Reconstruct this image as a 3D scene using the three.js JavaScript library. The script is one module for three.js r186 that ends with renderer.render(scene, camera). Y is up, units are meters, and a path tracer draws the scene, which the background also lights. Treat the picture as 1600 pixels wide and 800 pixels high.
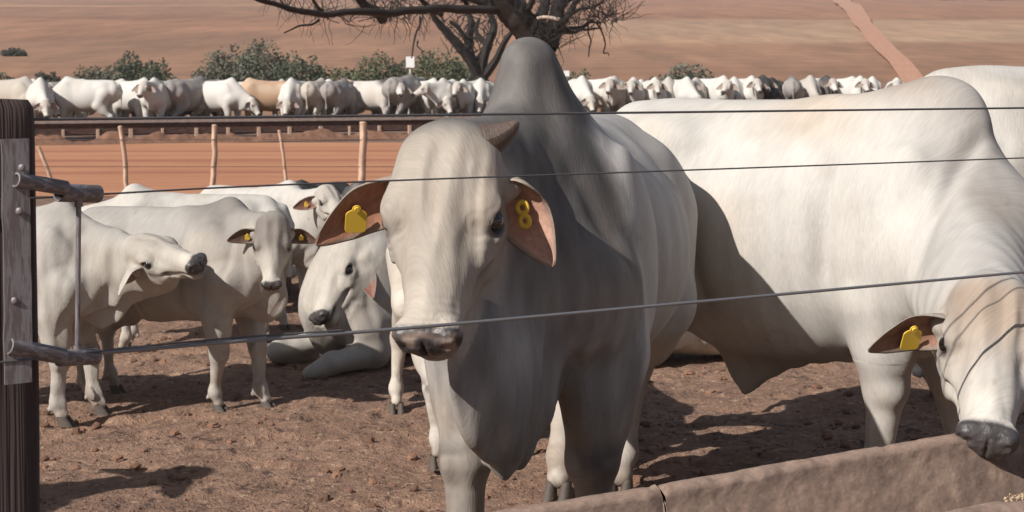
import * as THREE from 'three';
import { mergeGeometries } from 'three/addons/utils/BufferGeometryUtils.js';

// ---------------------------------------------------------------- camera, sky, sun, exposure
const EYE = 1.6, F = 2340, HOR = 128;                       // eye height (m), focal length and horizon row for a 1600 x 800 picture
const scene = new THREE.Scene();
const camera = new THREE.PerspectiveCamera(2 * Math.atan(672 / F) * 180 / Math.PI, 1600 / 1344, 0.05, 4000);
camera.position.set(0, EYE, 0);
camera.lookAt(0, EYE, -10);
camera.setViewOffset(1600, 1344, 0, 672 - HOR, 1600, 800);  // a lens shifted downwards: verticals stay upright
camera.updateProjectionMatrix();
camera.focus = 4.4; camera.userData.fStop = 11;
scene.add(camera);
const renderer = new THREE.WebGLRenderer({ antialias: true });
renderer.toneMapping = THREE.LinearToneMapping;
renderer.toneMappingExposure = 1.19;
renderer.shadowMap.enabled = true;

const SUN_EL = 37 * Math.PI / 180, SUN_AZ = 43 * Math.PI / 180;   // from the left, a little from the camera's side
const SKY = 0.40;
const sunDir = new THREE.Vector3(-Math.cos(SUN_EL) * Math.cos(SUN_AZ), Math.sin(SUN_EL), Math.cos(SUN_EL) * Math.sin(SUN_AZ));
{ // a clear, slightly hazy sky: paler towards the horizon and round the sun
  const W = 512, H = 256, a = new Float32Array(W * H * 4), d = new THREE.Vector3();
  for (let j = 0; j < H; j++) for (let i = 0; i < W; i++) {
    const el = ((j + 0.5) / H - 0.5) * Math.PI, ph = ((i + 0.5) / W - 0.5) * 2 * Math.PI; d.set(Math.cos(el) * Math.cos(ph), Math.sin(el), Math.cos(el) * Math.sin(ph));
    const s = Math.max(0, d.dot(sunDir)), up = Math.max(0, d.y), hz = Math.pow(1 - up, 4), glow = 0.5 * Math.pow(s, 6) + 1.2 * Math.pow(s, 40), k = (j * W + i) * 4;
    a[k] = 0.24 + 0.42 * hz + glow; a[k + 1] = 0.33 + 0.38 * hz + 0.95 * glow; a[k + 2] = 0.50 + 0.28 * hz + 0.85 * glow; a[k + 3] = 1;
    for (let q = 0; q < 3; q++) a[k + q] *= SKY;
  }
  const t = new THREE.DataTexture(a, W, H, THREE.RGBAFormat, THREE.FloatType); t.mapping = THREE.EquirectangularReflectionMapping; t.magFilter = t.minFilter = THREE.LinearFilter; t.needsUpdate = true;
  scene.background = t; scene.environment = t;
}
const sun = new THREE.DirectionalLight(new THREE.Color(1, 0.955, 0.905), 4.8);
sun.position.copy(sunDir).multiplyScalar(60).add(new THREE.Vector3(0, 0, -8));
sun.target.position.set(0, 0, -8);
sun.castShadow = true; sun.shadow.mapSize.set(4096, 4096);
Object.assign(sun.shadow.camera, { left: -40, right: 40, top: 40, bottom: -40, near: 1, far: 160 });
scene.add(sun, sun.target);

// ---------------------------------------------------------------- helpers
const V3 = (x, y, z) => new THREE.Vector3(x, y, z);
const clamp = (x, a = 0, b = 1) => x < a ? a : x > b ? b : x;
const ss = (a, b, x) => { const t = clamp((x - a) / (b - a)); return t * t * (3 - 2 * t); };
const mix = (a, b, t) => a + (b - a) * t;
const mix3 = (a, b, t) => [mix(a[0], b[0], t), mix(a[1], b[1], t), mix(a[2], b[2], t)];
function rng(seed) { let s = seed >>> 0; return () => { s = (s + 0x6D2B79F5) | 0; let t = Math.imul(s ^ (s >>> 15), 1 | s); t = (t + Math.imul(t ^ (t >>> 7), 61 | t)) ^ t; return ((t ^ (t >>> 14)) >>> 0) / 4294967296; }; }
function h3(x, y, z) { let h = Math.imul(x, 374761393) ^ Math.imul(y, 668265263) ^ Math.imul(z, 2147483647 ^ 0x5bd1e995); h = Math.imul(h ^ (h >>> 13), 1274126177); h ^= h >>> 16; return (h >>> 0) / 4294967296; }
function noise3(x, y, z) {                                   // value noise in -1 .. 1
  const X = Math.floor(x), Y = Math.floor(y), Z = Math.floor(z); let a = x - X, b = y - Y, c = z - Z;
  a = a * a * (3 - 2 * a); b = b * b * (3 - 2 * b); c = c * c * (3 - 2 * c);
  const l = (p, q, t) => p + (q - p) * t;
  return 2 * l(l(l(h3(X, Y, Z), h3(X + 1, Y, Z), a), l(h3(X, Y + 1, Z), h3(X + 1, Y + 1, Z), a), b),
    l(l(h3(X, Y, Z + 1), h3(X + 1, Y, Z + 1), a), l(h3(X, Y + 1, Z + 1), h3(X + 1, Y + 1, Z + 1), a), b), c) - 1;
}
function fbm3(x, y, z, n = 3) { let s = 0, a = 0.5; for (let i = 0; i < n; i++) { s += a * noise3(x, y, z); x *= 2.03; y *= 2.03; z *= 2.03; a *= 0.5; } return s; }
const wrapNoise = (u, v, p, seed) => {                       // tileable 2-D value noise, u and v in 0 .. 1, p cells a side
  const x = u * p, y = v * p, X = Math.floor(x), Y = Math.floor(y); let a = x - X, b = y - Y; a = a * a * (3 - 2 * a); b = b * b * (3 - 2 * b);
  const w = (i, j) => h3(((i % p) + p) % p, ((j % p) + p) % p, seed);
  return mix(mix(w(X, Y), w(X + 1, Y), a), mix(w(X, Y + 1), w(X + 1, Y + 1), a), b);
};
const wrapNoise2 = (u, v, p, q, seed) => {
  const x = u * p, y = v * q, X = Math.floor(x), Y = Math.floor(y); let a = x - X, b = y - Y; a = a * a * (3 - 2 * a); b = b * b * (3 - 2 * b);
  const w = (i, j) => h3(((i % p) + p) % p, ((j % q) + q) % q, seed);
  return mix(mix(w(X, Y), w(X + 1, Y), a), mix(w(X, Y + 1), w(X + 1, Y + 1), a), b);
};
const at = (px, py, d) => V3((px - 800) / F * d, EYE - (py - HOR) / F * d, -d);   // a pixel of the photograph at a distance
const names = {};
const numbered = (n) => { const k = names[n] = (names[n] ?? -1) + 1; return k ? `${n}_${String(k).padStart(3, '0')}` : n; };
function tag(o, label, category, group, kind) { if (label) o.userData.label = label; if (category) o.userData.category = category; if (group) o.userData.group = group; if (kind) o.userData.kind = kind; return o; }
function thing(name, label, category, pos = [0, 0, 0], turn = 0, group) { const o = new THREE.Group(); o.name = numbered(name); o.position.set(...pos); o.rotation.y = turn; scene.add(o); return tag(o, label, category, group); }
function part(name, geo, mat, parent) { const m = new THREE.Mesh(geo, mat); m.name = name; m.castShadow = m.receiveShadow = true; parent.add(m); return m; }
const lin = (r, g, b) => { const c = new THREE.Color().setRGB(r / 255, g / 255, b / 255, THREE.SRGBColorSpace); return [c.r, c.g, c.b]; };
function dataTex(w, h, fn, srgb = true) {
  const a = new Uint8Array(w * h * 4);
  for (let j = 0; j < h; j++) for (let i = 0; i < w; i++) { const c = fn((i + 0.5) / w, (j + 0.5) / h), k = (j * w + i) * 4; for (let q = 0; q < 3; q++) a[k + q] = clamp(Math.round(c[q]), 0, 255); a[k + 3] = 255; }
  const t = new THREE.DataTexture(a, w, h); t.wrapS = t.wrapT = THREE.RepeatWrapping; t.magFilter = THREE.LinearFilter; t.minFilter = THREE.LinearMipmapLinearFilter; t.generateMipmaps = true;
  if (srgb) t.colorSpace = THREE.SRGBColorSpace; t.needsUpdate = true; return t;
}
const std = (color, roughness = 0.8, extra = {}) => { const m = new THREE.MeshStandardMaterial({ roughness, ...extra }); m.color.setRGB(...color); return m; };

// ---------------------------------------------------------------- implicit surfaces: rounded bones joined smoothly, then meshed
class Field {
  constructor() { this.p = []; this.n = []; this.disp = null; }
  cap(a, b, ra, rb, k = 0.06, axis = null, flat = 1) {       // tapered bone; flat < 1 makes it thinner along axis
    const [ax, ay, az] = a; let bx = b[0] - ax, by = b[1] - ay, bz = b[2] - az; const e = 1 / flat - 1, n = axis || [0, 0, 1], g2 = 1 / (flat * flat) - 1;
    const t0 = (bx * n[0] + by * n[1] + bz * n[2]) * e; bx += n[0] * t0; by += n[1] * t0; bz += n[2] * t0;
    const len = Math.sqrt(bx * bx + by * by + bz * bz) || 1e-6, ux = bx / len, uy = by / len, uz = bz / len, sl = Math.max(-0.95, Math.min(0.95, (ra - rb) / len)), ca = Math.sqrt(1 - sl * sl);
    this.p.push({ k, f: (x, y, z) => {
      x -= ax; y -= ay; z -= az; const t = (x * n[0] + y * n[1] + z * n[2]) * e; x += n[0] * t; y += n[1] * t; z += n[2] * t;
      const along = x * ux + y * uy + z * uz, pp = Math.sqrt(Math.max(0, x * x + y * y + z * z - along * along));
      let h = along - pp * sl / ca; h = h < 0 ? 0 : h > len ? len : h;                    // foot of the slanted side
      x -= ux * h; y -= uy * h; z -= uz * h;
      const l = Math.sqrt(x * x + y * y + z * z) + 1e-9, d = l - (ra + (rb - ra) * h / len), gn = (x * n[0] + y * n[1] + z * n[2]) / l;
      return d / Math.sqrt(1 + gn * gn * g2);
    } }); return this;
  }
  ell(c, r, k = 0.06, B = null, neg = false) {               // ellipsoid with semi-axes r along the basis B
    const [cx, cy, cz] = c, [ra, rb, rc] = r, U = B ? B[0] : [1, 0, 0], W = B ? B[1] : [0, 1, 0], T = B ? B[2] : [0, 0, 1], m = Math.min(ra, rb, rc);
    (neg ? this.n : this.p).push({ k, f: (x, y, z) => {
      x -= cx; y -= cy; z -= cz; const a = (x * U[0] + y * U[1] + z * U[2]) / ra, b = (x * W[0] + y * W[1] + z * W[2]) / rb, q = (x * T[0] + y * T[1] + z * T[2]) / rc;
      const k0 = Math.sqrt(a * a + b * b + q * q), k1 = Math.sqrt(a * a / (ra * ra) + b * b / (rb * rb) + q * q / (rc * rc));
      return k1 < 1e-6 ? -m : k0 * (k0 - 1) / k1;
    } }); return this;
  }
  limb(pts, rs, k = 0.05) { for (let i = 0; i + 1 < pts.length; i++) this.cap(pts[i], pts[i + 1], rs[i], rs[i + 1], k); return this; }
}
const smin = (a, b, k) => { const h = k - Math.abs(a - b); return h > 0 ? Math.min(a, b) - h * h / (4 * k) : Math.min(a, b); };
function axisSteps(lo, hi, coarse, fine, fineLo, fineHi) {    // grid lines along one axis, finer between fineLo and fineHi
  const s = [lo]; let x = lo; while (x < hi) { const c = x > fineLo - 0.02 && x < fineHi ? fine : coarse; x += c; s.push(x); } return Float64Array.from(s);
}
function meshField(fd, xs, ys, zs) {
  const nx = xs.length, ny = ys.length, nz = zs.length, sy = nx, sz = nx * ny, val = new Float32Array(nx * ny * nz).fill(1e9), B = 5;
  const cellV = new Map(), pos = [], nor = [], quads = [];
  const P = fd.p, N = fd.n;
  const blocks = [];
  for (let k0 = 0; k0 < nz - 1; k0 += B) for (let j0 = 0; j0 < ny - 1; j0 += B) for (let i0 = 0; i0 < nx - 1; i0 += B) {
    const i1 = Math.min(i0 + B, nx - 1), j1 = Math.min(j0 + B, ny - 1), k1 = Math.min(k0 + B, nz - 1);
    const cx = (xs[i0] + xs[i1]) / 2, cy = (ys[j0] + ys[j1]) / 2, cz = (zs[k0] + zs[k1]) / 2, R = Math.hypot(xs[i1] - xs[i0], ys[j1] - ys[j0], zs[k1] - zs[k0]) / 2;
    let m = 1e9; const ds = new Float64Array(P.length); for (let q = 0; q < P.length; q++) { ds[q] = P[q].f(cx, cy, cz); if (ds[q] < m) m = ds[q]; }
    if (m > R * 1.25 + 0.05) continue;
    if (m < -R * 1.3 - 0.06 && !N.some((q) => q.f(cx, cy, cz) < R * 1.6 + 0.05)) continue;
    const act = []; for (let q = 0; q < P.length; q++) if (ds[q] < m + 2.2 * R + P[q].k + 0.01) act.push(P[q]);
    const neg = N.filter((q) => q.f(cx, cy, cz) < R * 1.6 + q.k + 0.02);
    for (let k = k0; k <= k1; k++) for (let j = j0; j <= j1; j++) for (let i = i0; i <= i1; i++) {
      const id = i + j * sy + k * sz; if (val[id] < 1e8) continue;
      const x = xs[i], y = ys[j], z = zs[k]; let d = 1e3;
      for (let q = 0; q < act.length; q++) d = smin(d, act[q].f(x, y, z), act[q].k);
      for (let q = 0; q < neg.length; q++) d = -smin(-d, neg[q].f(x, y, z), neg[q].k);
      if (fd.disp && d < 0.032 && d > -0.032) d += fd.disp(x, y, z);
      val[id] = d;
    }
    blocks.push([i0, j0, k0, i1, j1, k1]);
  }
  const E = [[0, 1], [2, 3], [4, 5], [6, 7], [0, 2], [1, 3], [4, 6], [5, 7], [0, 4], [1, 5], [2, 6], [3, 7]], c = new Float64Array(8);
  for (const [i0, j0, k0, i1, j1, k1] of blocks) for (let k = k0; k < k1; k++) for (let j = j0; j < j1; j++) for (let i = i0; i < i1; i++) {
    const id = i + j * sy + k * sz; let neg = 0, bad = false;
    for (let q = 0; q < 8; q++) { const v = val[id + (q & 1) + ((q >> 1) & 1) * sy + ((q >> 2) & 1) * sz]; c[q] = v; if (v > 1e8) bad = true; if (v < 0) neg++; }
    if (bad || neg === 0 || neg === 8) continue;
    let ax = 0, ay = 0, az = 0, n = 0;
    for (const [p, q] of E) if ((c[p] < 0) !== (c[q] < 0)) { const t = c[p] / (c[p] - c[q]); ax += (p & 1) + t * ((q & 1) - (p & 1)); ay += ((p >> 1) & 1) + t * (((q >> 1) & 1) - ((p >> 1) & 1)); az += ((p >> 2) & 1) + t * (((q >> 2) & 1) - ((p >> 2) & 1)); n++; }
    ax /= n; ay /= n; az /= n; const hx = xs[i + 1] - xs[i], hy = ys[j + 1] - ys[j], hz = zs[k + 1] - zs[k];
    cellV.set(id, pos.length / 3); pos.push(xs[i] + ax * hx, ys[j] + ay * hy, zs[k] + az * hz);
    const l = (a, b, t) => a + (b - a) * t;
    let gx = l(l(c[1] - c[0], c[3] - c[2], ay), l(c[5] - c[4], c[7] - c[6], ay), az) / hx, gy = l(l(c[2] - c[0], c[3] - c[1], ax), l(c[6] - c[4], c[7] - c[5], ax), az) / hy, gz = l(l(c[4] - c[0], c[5] - c[1], ax), l(c[6] - c[2], c[7] - c[3], ax), ay) / hz;
    const g = Math.hypot(gx, gy, gz) || 1; nor.push(gx / g, gy / g, gz / g);
  }
  const quad = (a, b, cc, d, flip) => { if (a === undefined || b === undefined || cc === undefined || d === undefined) return; if (flip) quads.push(a, cc, b, a, d, cc); else quads.push(a, b, cc, a, cc, d); };
  for (const id of cellV.keys()) {
    const k = Math.floor(id / sz), j = Math.floor((id - k * sz) / sy), i = id - k * sz - j * sy, v = val[id];
    if (j > 0 && k > 0 && (v < 0) !== (val[id + 1] < 0)) quad(cellV.get(id - sy - sz), cellV.get(id - sz), cellV.get(id), cellV.get(id - sy), v > 0);
    if (i > 0 && k > 0 && (v < 0) !== (val[id + sy] < 0)) quad(cellV.get(id - 1 - sz), cellV.get(id - 1), cellV.get(id), cellV.get(id - sz), v > 0);
    if (i > 0 && j > 0 && (v < 0) !== (val[id + sz] < 0)) quad(cellV.get(id - 1 - sy), cellV.get(id - sy), cellV.get(id), cellV.get(id - 1), v > 0);
  }
  return { pos: Float32Array.from(pos), nor: Float32Array.from(nor), index: Uint32Array.from(quads) };
}

// ---------------------------------------------------------------- materials
const hairBump = dataTex(512, 512, (u, v) => {               // short lying hair, strands along v
  let s = 0; s += 0.45 * wrapNoise2(u + 0.02 * wrapNoise(u, v, 6, 9), v, 200, 26, 1); s += 0.3 * wrapNoise2(u, v, 90, 16, 2); s += 0.25 * wrapNoise(u, v, 12, 3);
  return [s * 255, s * 255, s * 255];
}, false);
const hideTint = dataTex(512, 512, (u, v) => {               // the grain of the coat: single hairs lighter and darker
  const s = 0.5 * wrapNoise2(u + 0.03 * wrapNoise(u, v, 5, 19), v, 180, 30, 11) + 0.3 * wrapNoise2(u, v, 60, 14, 12) + 0.2 * wrapNoise(u, v, 9, 13);
  const k = 234 + 26 * (s - 0.5); return [k + 3, k + 1, k - 2];
});
const HIDE = new THREE.MeshStandardMaterial({ vertexColors: true, roughness: 0.72, bumpMap: hairBump, bumpScale: 0.0009, map: hideTint });
const WET = new THREE.MeshPhysicalMaterial({ vertexColors: true, roughness: 0.48, bumpMap: hairBump, bumpScale: 0.001, clearcoat: 0.12, clearcoatRoughness: 0.4 });
const HIDE_FAR = new THREE.MeshStandardMaterial({ vertexColors: true, roughness: 0.85 });
const EYE_M = new THREE.MeshPhysicalMaterial({ roughness: 0.12, clearcoat: 1, clearcoatRoughness: 0.05 }); EYE_M.color.setRGB(0.012, 0.009, 0.007);
const HORN_M = std([0.13, 0.09, 0.07], 0.55, { bumpMap: hairBump, bumpScale: 0.003 });
const HOOF_M = std([0.095, 0.075, 0.06], 0.6, { bumpMap: hairBump, bumpScale: 0.002 });
const TAG_M = std(lin(226, 188, 66), 0.45);
const TAG_INK = std([0.02, 0.02, 0.02], 0.6);

// ---------------------------------------------------------------- cattle
// local frame of an animal: x forward, y up, z to its right; lengths for a grown bull of 1.45 m at the withers
function basisOf(f) { return Math.atan2(-f[1], f[0]); }       // rotation.y for a heading f = (x, z)
function leafEar(root, dir, up, open, L, W, front, back, seed, hs = 1) {   // a cupped, pointed ear with thickness; front / back are coat colours
  const e = dir.clone().normalize(), n = open.clone().addScaledVector(e, -open.dot(e)).normalize(), a = new THREE.Vector3().crossVectors(n, e).normalize();
  const NS = 22, NT = 16, pos = [], col = [], uv = [], idx = [];
  for (let side = 0; side < 2; side++) for (let i = 0; i <= NS; i++) for (let j = 0; j <= NT; j++) {
    const s = i / NS, t = j / NT * 2 - 1;
    const w = W * Math.pow(Math.sin(Math.PI * Math.min(0.999, 0.13 + 0.87 * Math.pow(s, 0.82))), 0.72) * (1 - 0.12 * s) + 0.003;
    const phi = mix(1.75, 0.62, ss(0, 0.55, s)), R = w / Math.sin(Math.min(phi, 1.5)), th = t * phi;
    const th2 = 0.007 * (1 - Math.pow(Math.abs(t), 4)) * (1 - s * 0.6) * hs * (side ? -1 : 1) * 0.9;
    const p = root.clone().addScaledVector(e, s * L).addScaledVector(a, (R + (side ? 0.004 : -0.004)) * Math.sin(th)).addScaledVector(n, R * (1 - Math.cos(th)) - 0.5 * w - 0.05 * L * s * s + th2 + 0.002 * noise3(s * 9, t * 3, seed));
    p.addScaledVector(up, -0.10 * L * s * s);
    pos.push(p.x, p.y, p.z); uv.push(s * 0.4, t * 0.3);
    const edge = ss(0.72, 0.95, Math.abs(t)), nz = 0.5 + 0.5 * noise3(s * 14, t * 5, seed + 7), fine = 0.85 + 0.3 * h3(i * 3 + seed, j * 7, side);
    const c = side === 0 ? mix3(mix3(front, front.map((q) => q * 0.55), nz * 0.6), mix3(back, [0.12, 0.09, 0.07], 0.55), edge * 0.8) : mix3(back, back.map((q) => q * 0.75), nz);
    col.push(c[0] * fine, c[1] * fine, c[2] * fine);
  }
  const o = (NS + 1) * (NT + 1), q = (s, i, j) => s * o + i * (NT + 1) + j;
  for (let i = 0; i < NS; i++) for (let j = 0; j < NT; j++) { idx.push(q(0, i, j), q(0, i + 1, j), q(0, i + 1, j + 1), q(0, i, j), q(0, i + 1, j + 1), q(0, i, j + 1)); idx.push(q(1, i, j), q(1, i + 1, j + 1), q(1, i + 1, j), q(1, i, j), q(1, i, j + 1), q(1, i + 1, j + 1)); }
  for (let i = 0; i < NS; i++) for (const j of [0, NT]) { const A = q(0, i, j), Bq = q(0, i + 1, j), C = q(1, i + 1, j), D = q(1, i, j); if (j === 0) idx.push(A, D, C, A, C, Bq); else idx.push(A, C, D, A, Bq, C); }
  const g = new THREE.BufferGeometry(); g.setAttribute('position', new THREE.Float32BufferAttribute(pos, 3)); g.setAttribute('color', new THREE.Float32BufferAttribute(col, 3)); g.setAttribute('uv', new THREE.Float32BufferAttribute(uv, 2)); g.setIndex(idx); g.computeVertexNormals();
  const spot = root.clone().addScaledVector(e, 0.46 * L).addScaledVector(n, -0.40 * W + 0.012);
  return { g, spot, e, n, a };
}
function tagPlate(hs) {                                       // a flag ear tag: rounded plate, narrower neck, stud
  const s = new THREE.Shape(); const w = 0.031 * hs, h = 0.058 * hs;
  s.moveTo(-w, 0); s.lineTo(-w, -h * 0.75); s.quadraticCurveTo(-w, -h, -w * 0.6, -h); s.lineTo(w * 0.6, -h); s.quadraticCurveTo(w, -h, w, -h * 0.75); s.lineTo(w, 0);
  s.quadraticCurveTo(w * 0.9, h * 0.16, w * 0.42, h * 0.24); s.quadraticCurveTo(w * 0.4, h * 0.48, 0, h * 0.5); s.quadraticCurveTo(-w * 0.4, h * 0.48, -w * 0.42, h * 0.24); s.quadraticCurveTo(-w * 0.9, h * 0.16, -w, 0);
  const g = new THREE.ExtrudeGeometry(s, { depth: 0.002, bevelEnabled: true, bevelSize: 0.001, bevelThickness: 0.001, bevelSegments: 2, steps: 1 });
  const st = new THREE.CylinderGeometry(0.008 * hs, 0.009 * hs, 0.007, 12); st.rotateX(Math.PI / 2); st.translate(0, h * 0.3, 0.005);
  return [g, st];
}
function makeHoof() {
  const out = [];
  for (const s of [-1, 1]) {
    const g = new THREE.CylinderGeometry(0.030, 0.046, 0.085, 12, 3); const p = g.attributes.position;
    for (let i = 0; i < p.count; i++) { const y = p.getY(i), t = (0.0425 - y) / 0.085; let x = p.getX(i), z = p.getZ(i); if (x > 0) x *= 1.35; z *= 0.62; p.setXYZ(i, x + 0.035 * t, y, z); }
    g.translate(0, 0.0425, s * 0.030); g.computeVertexNormals(); out.push(g);
  }
  return mergeGeometries(out);
}
const HOOF = makeHoof();

function makeBeast(name, label, group, o) {
  // o: f heading (x, z), base [x, z], S, res, headRes, head {poll, muzzle, face (world vectors or local when local:true)}, shape numbers, coat(p, h) -> colour
  const turn = basisOf(o.f), S = o.S, t = thing(name, label, o.category || 'bull', [o.base[0], o.y ?? 0, o.base[1]], turn, group);
  t.scale.setScalar(S); t.updateMatrixWorld();
  const inv = t.matrixWorld.clone().invert(), L = (v) => o.head.local ? v.clone() : v.clone().applyMatrix4(inv), LD = (v) => o.head.local ? v.clone().normalize() : v.clone().transformDirection(inv);
  const poll = L(o.head.poll), muz = L(o.head.muzzle), U = muz.clone().sub(poll), hs = U.length() / 0.56; U.normalize();
  const face = LD(o.head.face), Vv = face.addScaledVector(U, -face.dot(U)).normalize(), Wv = new THREE.Vector3().crossVectors(U, Vv);
  const H = (u, v, w) => { const p = poll.clone().addScaledVector(U, u * hs).addScaledVector(Vv, v * hs).addScaledVector(Wv, w * hs); return [p.x, p.y, p.z]; };
  const HB = [U.toArray(), Vv.toArray(), Wv.toArray()], hw = o.headWidth ?? 1, fd = new Field();
  const W = o.w ?? 1, bl = o.belly ?? 0, hump = { x0: 0.34, y0: 1.40, x1: 0.42, y1: 1.62, r0: 0.17, r1: 0.09, k: 0.8, ...(o.hump || {}) }, hi = !o.far;
  // trunk
  fd.ell([0.26, 1.06 - bl * 0.4, 0], [0.50, 0.41 + bl * 0.4, 0.31 * W], 0.1);
  fd.ell([-0.20, 1.03 - bl * 0.5, 0], [0.62, 0.41 + bl * 0.5, 0.375 * W], 0.12);
  fd.ell([-0.66, 1.14, 0], [0.42, 0.31, 0.295 * W], 0.12);
  fd.cap([0.30, 1.36, 0], [-0.82, 1.36, 0], 0.12, 0.10, 0.12);
  for (const s of [-1, 1]) {
    fd.ell([-0.60, (o.hookY ?? 1.31), 0.19 * s * W], [0.13, 0.08, 0.07], 0.12);
    fd.ell([o.shX ?? 0.38, o.shY ?? 1.06, 0.235 * s * W], [0.17, o.shH ?? 0.33, 0.09], o.shK ?? 0.12);
    fd.ell([0.30, 0.90, 0.235 * s * W], [0.15, 0.17, 0.085], 0.08);
    fd.ell([0.56, 0.96, 0.17 * s * W], [0.15, 0.16, 0.12], 0.1);
    fd.ell([-0.90, 1.20, 0.12 * s * W], [0.10, 0.14, 0.11], 0.1);
  }
  fd.cap([hump.x0, hump.y0, 0], [hump.x1, hump.y1 - hump.r1, hump.z1 ?? 0], hump.r0, hump.r1, 0.13, [0, 0, 1], hump.k);
  fd.cap([hump.x0 - 0.1, hump.y0 - 0.04, 0], [hump.x0 - 0.30, 1.36, 0], 0.10, 0.08, 0.14, [0, 0, 1], 0.8);
  // neck
  const nb = o.neckR ?? 0.26, nt = o.neckT ?? 0.14, nk = o.neckK ?? 0.72, ax = [0, 0, 1];
  fd.cap([0.46, o.neckY ?? 1.14, 0], H(0.09, -0.20, 0), nb, nt * hs, o.neckB ?? 0.12, ax, nk);
  fd.cap([0.46, o.crestY ?? 1.34, 0], H(0.03, -0.13, 0), o.crestR ?? 0.13, 0.075 * hs, o.crestK ?? 0.12, ax, 0.8);
  fd.cap([0.62, 1.00, 0], H(0.22, -0.22, 0), 0.19, 0.07 * hs, 0.12, ax, 0.6);
  // dewlap
  const dw = o.dewlap ?? { c: [0.66, 0.82, 0], r: [0.24, 0.25, 0.06] };
  if (dw) { fd.ell(dw.c, dw.r, 0.08, dw.B); const th = H(0.20, -0.30, 0); if (dw.throat !== 0) fd.cap([dw.c[0], dw.c[1], 0], th, dw.r[1] * 0.55, 0.055, 0.10, ax, dw.flat ?? 0.28); }
  for (const e of o.extra || []) e(fd, H);
  // legs
  const sh = o.shift || {};
  const hooves = [];
  if (!o.lying) for (const [key, s, fr] of [['fr', 1, 1], ['fl', -1, 1], ['hr', 1, 0], ['hl', -1, 0]]) {
    const [dx, dz, bend = 0] = sh[key] || [0, 0], lw = o.leg ?? 1, fs = o.foreShift ?? 0;
    const P = fr ? [[0.50 + fs * 0.4, 0.98, 0.20 * s], [0.41 + fs * 0.8, 0.76, 0.21 * s], [0.46 + fs + dx * 0.55 + bend, 0.45, 0.18 * s + dz * 0.6], [0.445 + fs + dx * 0.92 + bend * 0.3, 0.17, 0.17 * s + dz], [0.485 + fs + dx, 0.075, 0.17 * s + dz]]
      : [[-0.66, 1.10, 0.16 * s], [-0.50, 0.80, 0.21 * s], [-0.84 + dx * 0.7 + bend, 0.50, 0.18 * s + dz * 0.7], [-0.80 + dx, 0.17, 0.17 * s + dz], [-0.755 + dx, 0.075, 0.17 * s + dz]];
    const R = (fr ? [0.15, 0.115, 0.062, 0.040, 0.042] : [0.21, 0.14, 0.056, 0.040, 0.042]).map((q, i) => i > 0 ? q * lw : q);
    fd.limb(P, R, 0.05);
    if (fr) { fd.ell([P[2][0] + 0.016, P[2][1] - 0.005, P[2][2]], [0.060 * lw, 0.075, 0.066 * lw], 0.025); fd.ell([mix(P[1][0], P[2][0], 0.45) + 0.035, 0.64, mix(P[1][2], P[2][2], 0.4) + 0.012 * s], [0.052 * lw, 0.13, 0.05 * lw], 0.03); fd.ell([P[1][0] + 0.02, P[1][1] - 0.12, P[1][2]], [0.10 * lw, 0.16, 0.085 * lw], 0.06); }
    else { fd.ell([P[2][0] - 0.012, P[2][1], P[2][2]], [0.062 * lw, 0.085, 0.05 * lw], 0.04); fd.ell([-0.62 + dx * 0.3, 0.76, 0.2 * s], [0.15 * lw, 0.22, 0.09 * lw], 0.08); }
    fd.ell([P[3][0] + 0.005, P[3][1] - 0.025, P[3][2]], [0.055 * lw, 0.045, 0.052 * lw], 0.03);
    if (hi) for (const q of [-1, 1]) fd.ell([P[3][0] - 0.05 * lw, P[3][1] - 0.055, P[3][2] + q * 0.02], [0.018, 0.022, 0.016], 0.012);
    hooves.push([P[4][0] + 0.0, P[4][2]]);
  } else for (const l of o.lying) fd.limb(l.p, l.r, 0.05);
  // tail
  if (o.tail !== false) { const ty = o.lying ? 0.75 : 0.72; fd.cap([-1.0, 1.34, 0], [-1.07, 1.18, 0.01], 0.05, 0.03, 0.06); fd.cap([-1.07, 1.18, 0.01], [-1.06, ty, 0.03], 0.03, 0.018, 0.04); fd.cap([-1.06, ty, 0.03], [-1.05, ty - 0.2, 0.03], 0.025, 0.03, 0.04); }
  // head
  const he = (u, v, w, a, b, c, k = 0.04, neg) => fd.ell(H(u, v, w * hw), [a * hs, b * hs, c * hs * (c > 0.07 ? hw : 1)], k * hs, HB, neg), hc = (a, b, ra, rb, k = 0.05, flat = 1) => fd.cap(H(...a), H(...b), ra * hs, rb * hs, k * hs, HB[2], flat);
  he(0.110, -0.090, 0, 0.150, 0.085, 0.126, 0.04);
  he(0.030, -0.100, 0, 0.070, 0.085, 0.105, 0.04);
  hc([0.17, -0.088, 0], [0.45, -0.068, 0], 0.080, 0.050, 0.04);
  hc([0.19, -0.195, 0], [0.47, -0.130, 0], 0.070, 0.040, 0.05);
  he(0.495, -0.080, 0, 0.060, 0.062, 0.0695, 0.03);
  he(0.490, -0.140, 0, 0.050, 0.034, 0.050, 0.03);
  for (const s of [-1, 1]) {
    he(0.185, -0.074, 0.102 * s, 0.056, 0.040, 0.037, 0.035);
    he(0.335, -0.105, 0.040 * s, 0.12, 0.052, 0.034, 0.04);
    hc([0.17, -0.195, 0.066 * s * hw], [0.38, -0.150, 0.030 * s], 0.062, 0.036, 0.04);
    he(0.245, -0.165, 0.088 * s, 0.090, 0.080, 0.030, 0.035);
    fd.cap(H(0.225, -0.118, 0.112 * s * hw), H(0.345, -0.108, 0.052 * s), 0.022 * hs, 0.018 * hs, 0.05 * hs);   // cheek bone running to the nose
    he(0.510, -0.056, 0.050 * s, 0.036, 0.032, 0.030, 0.022);
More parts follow.
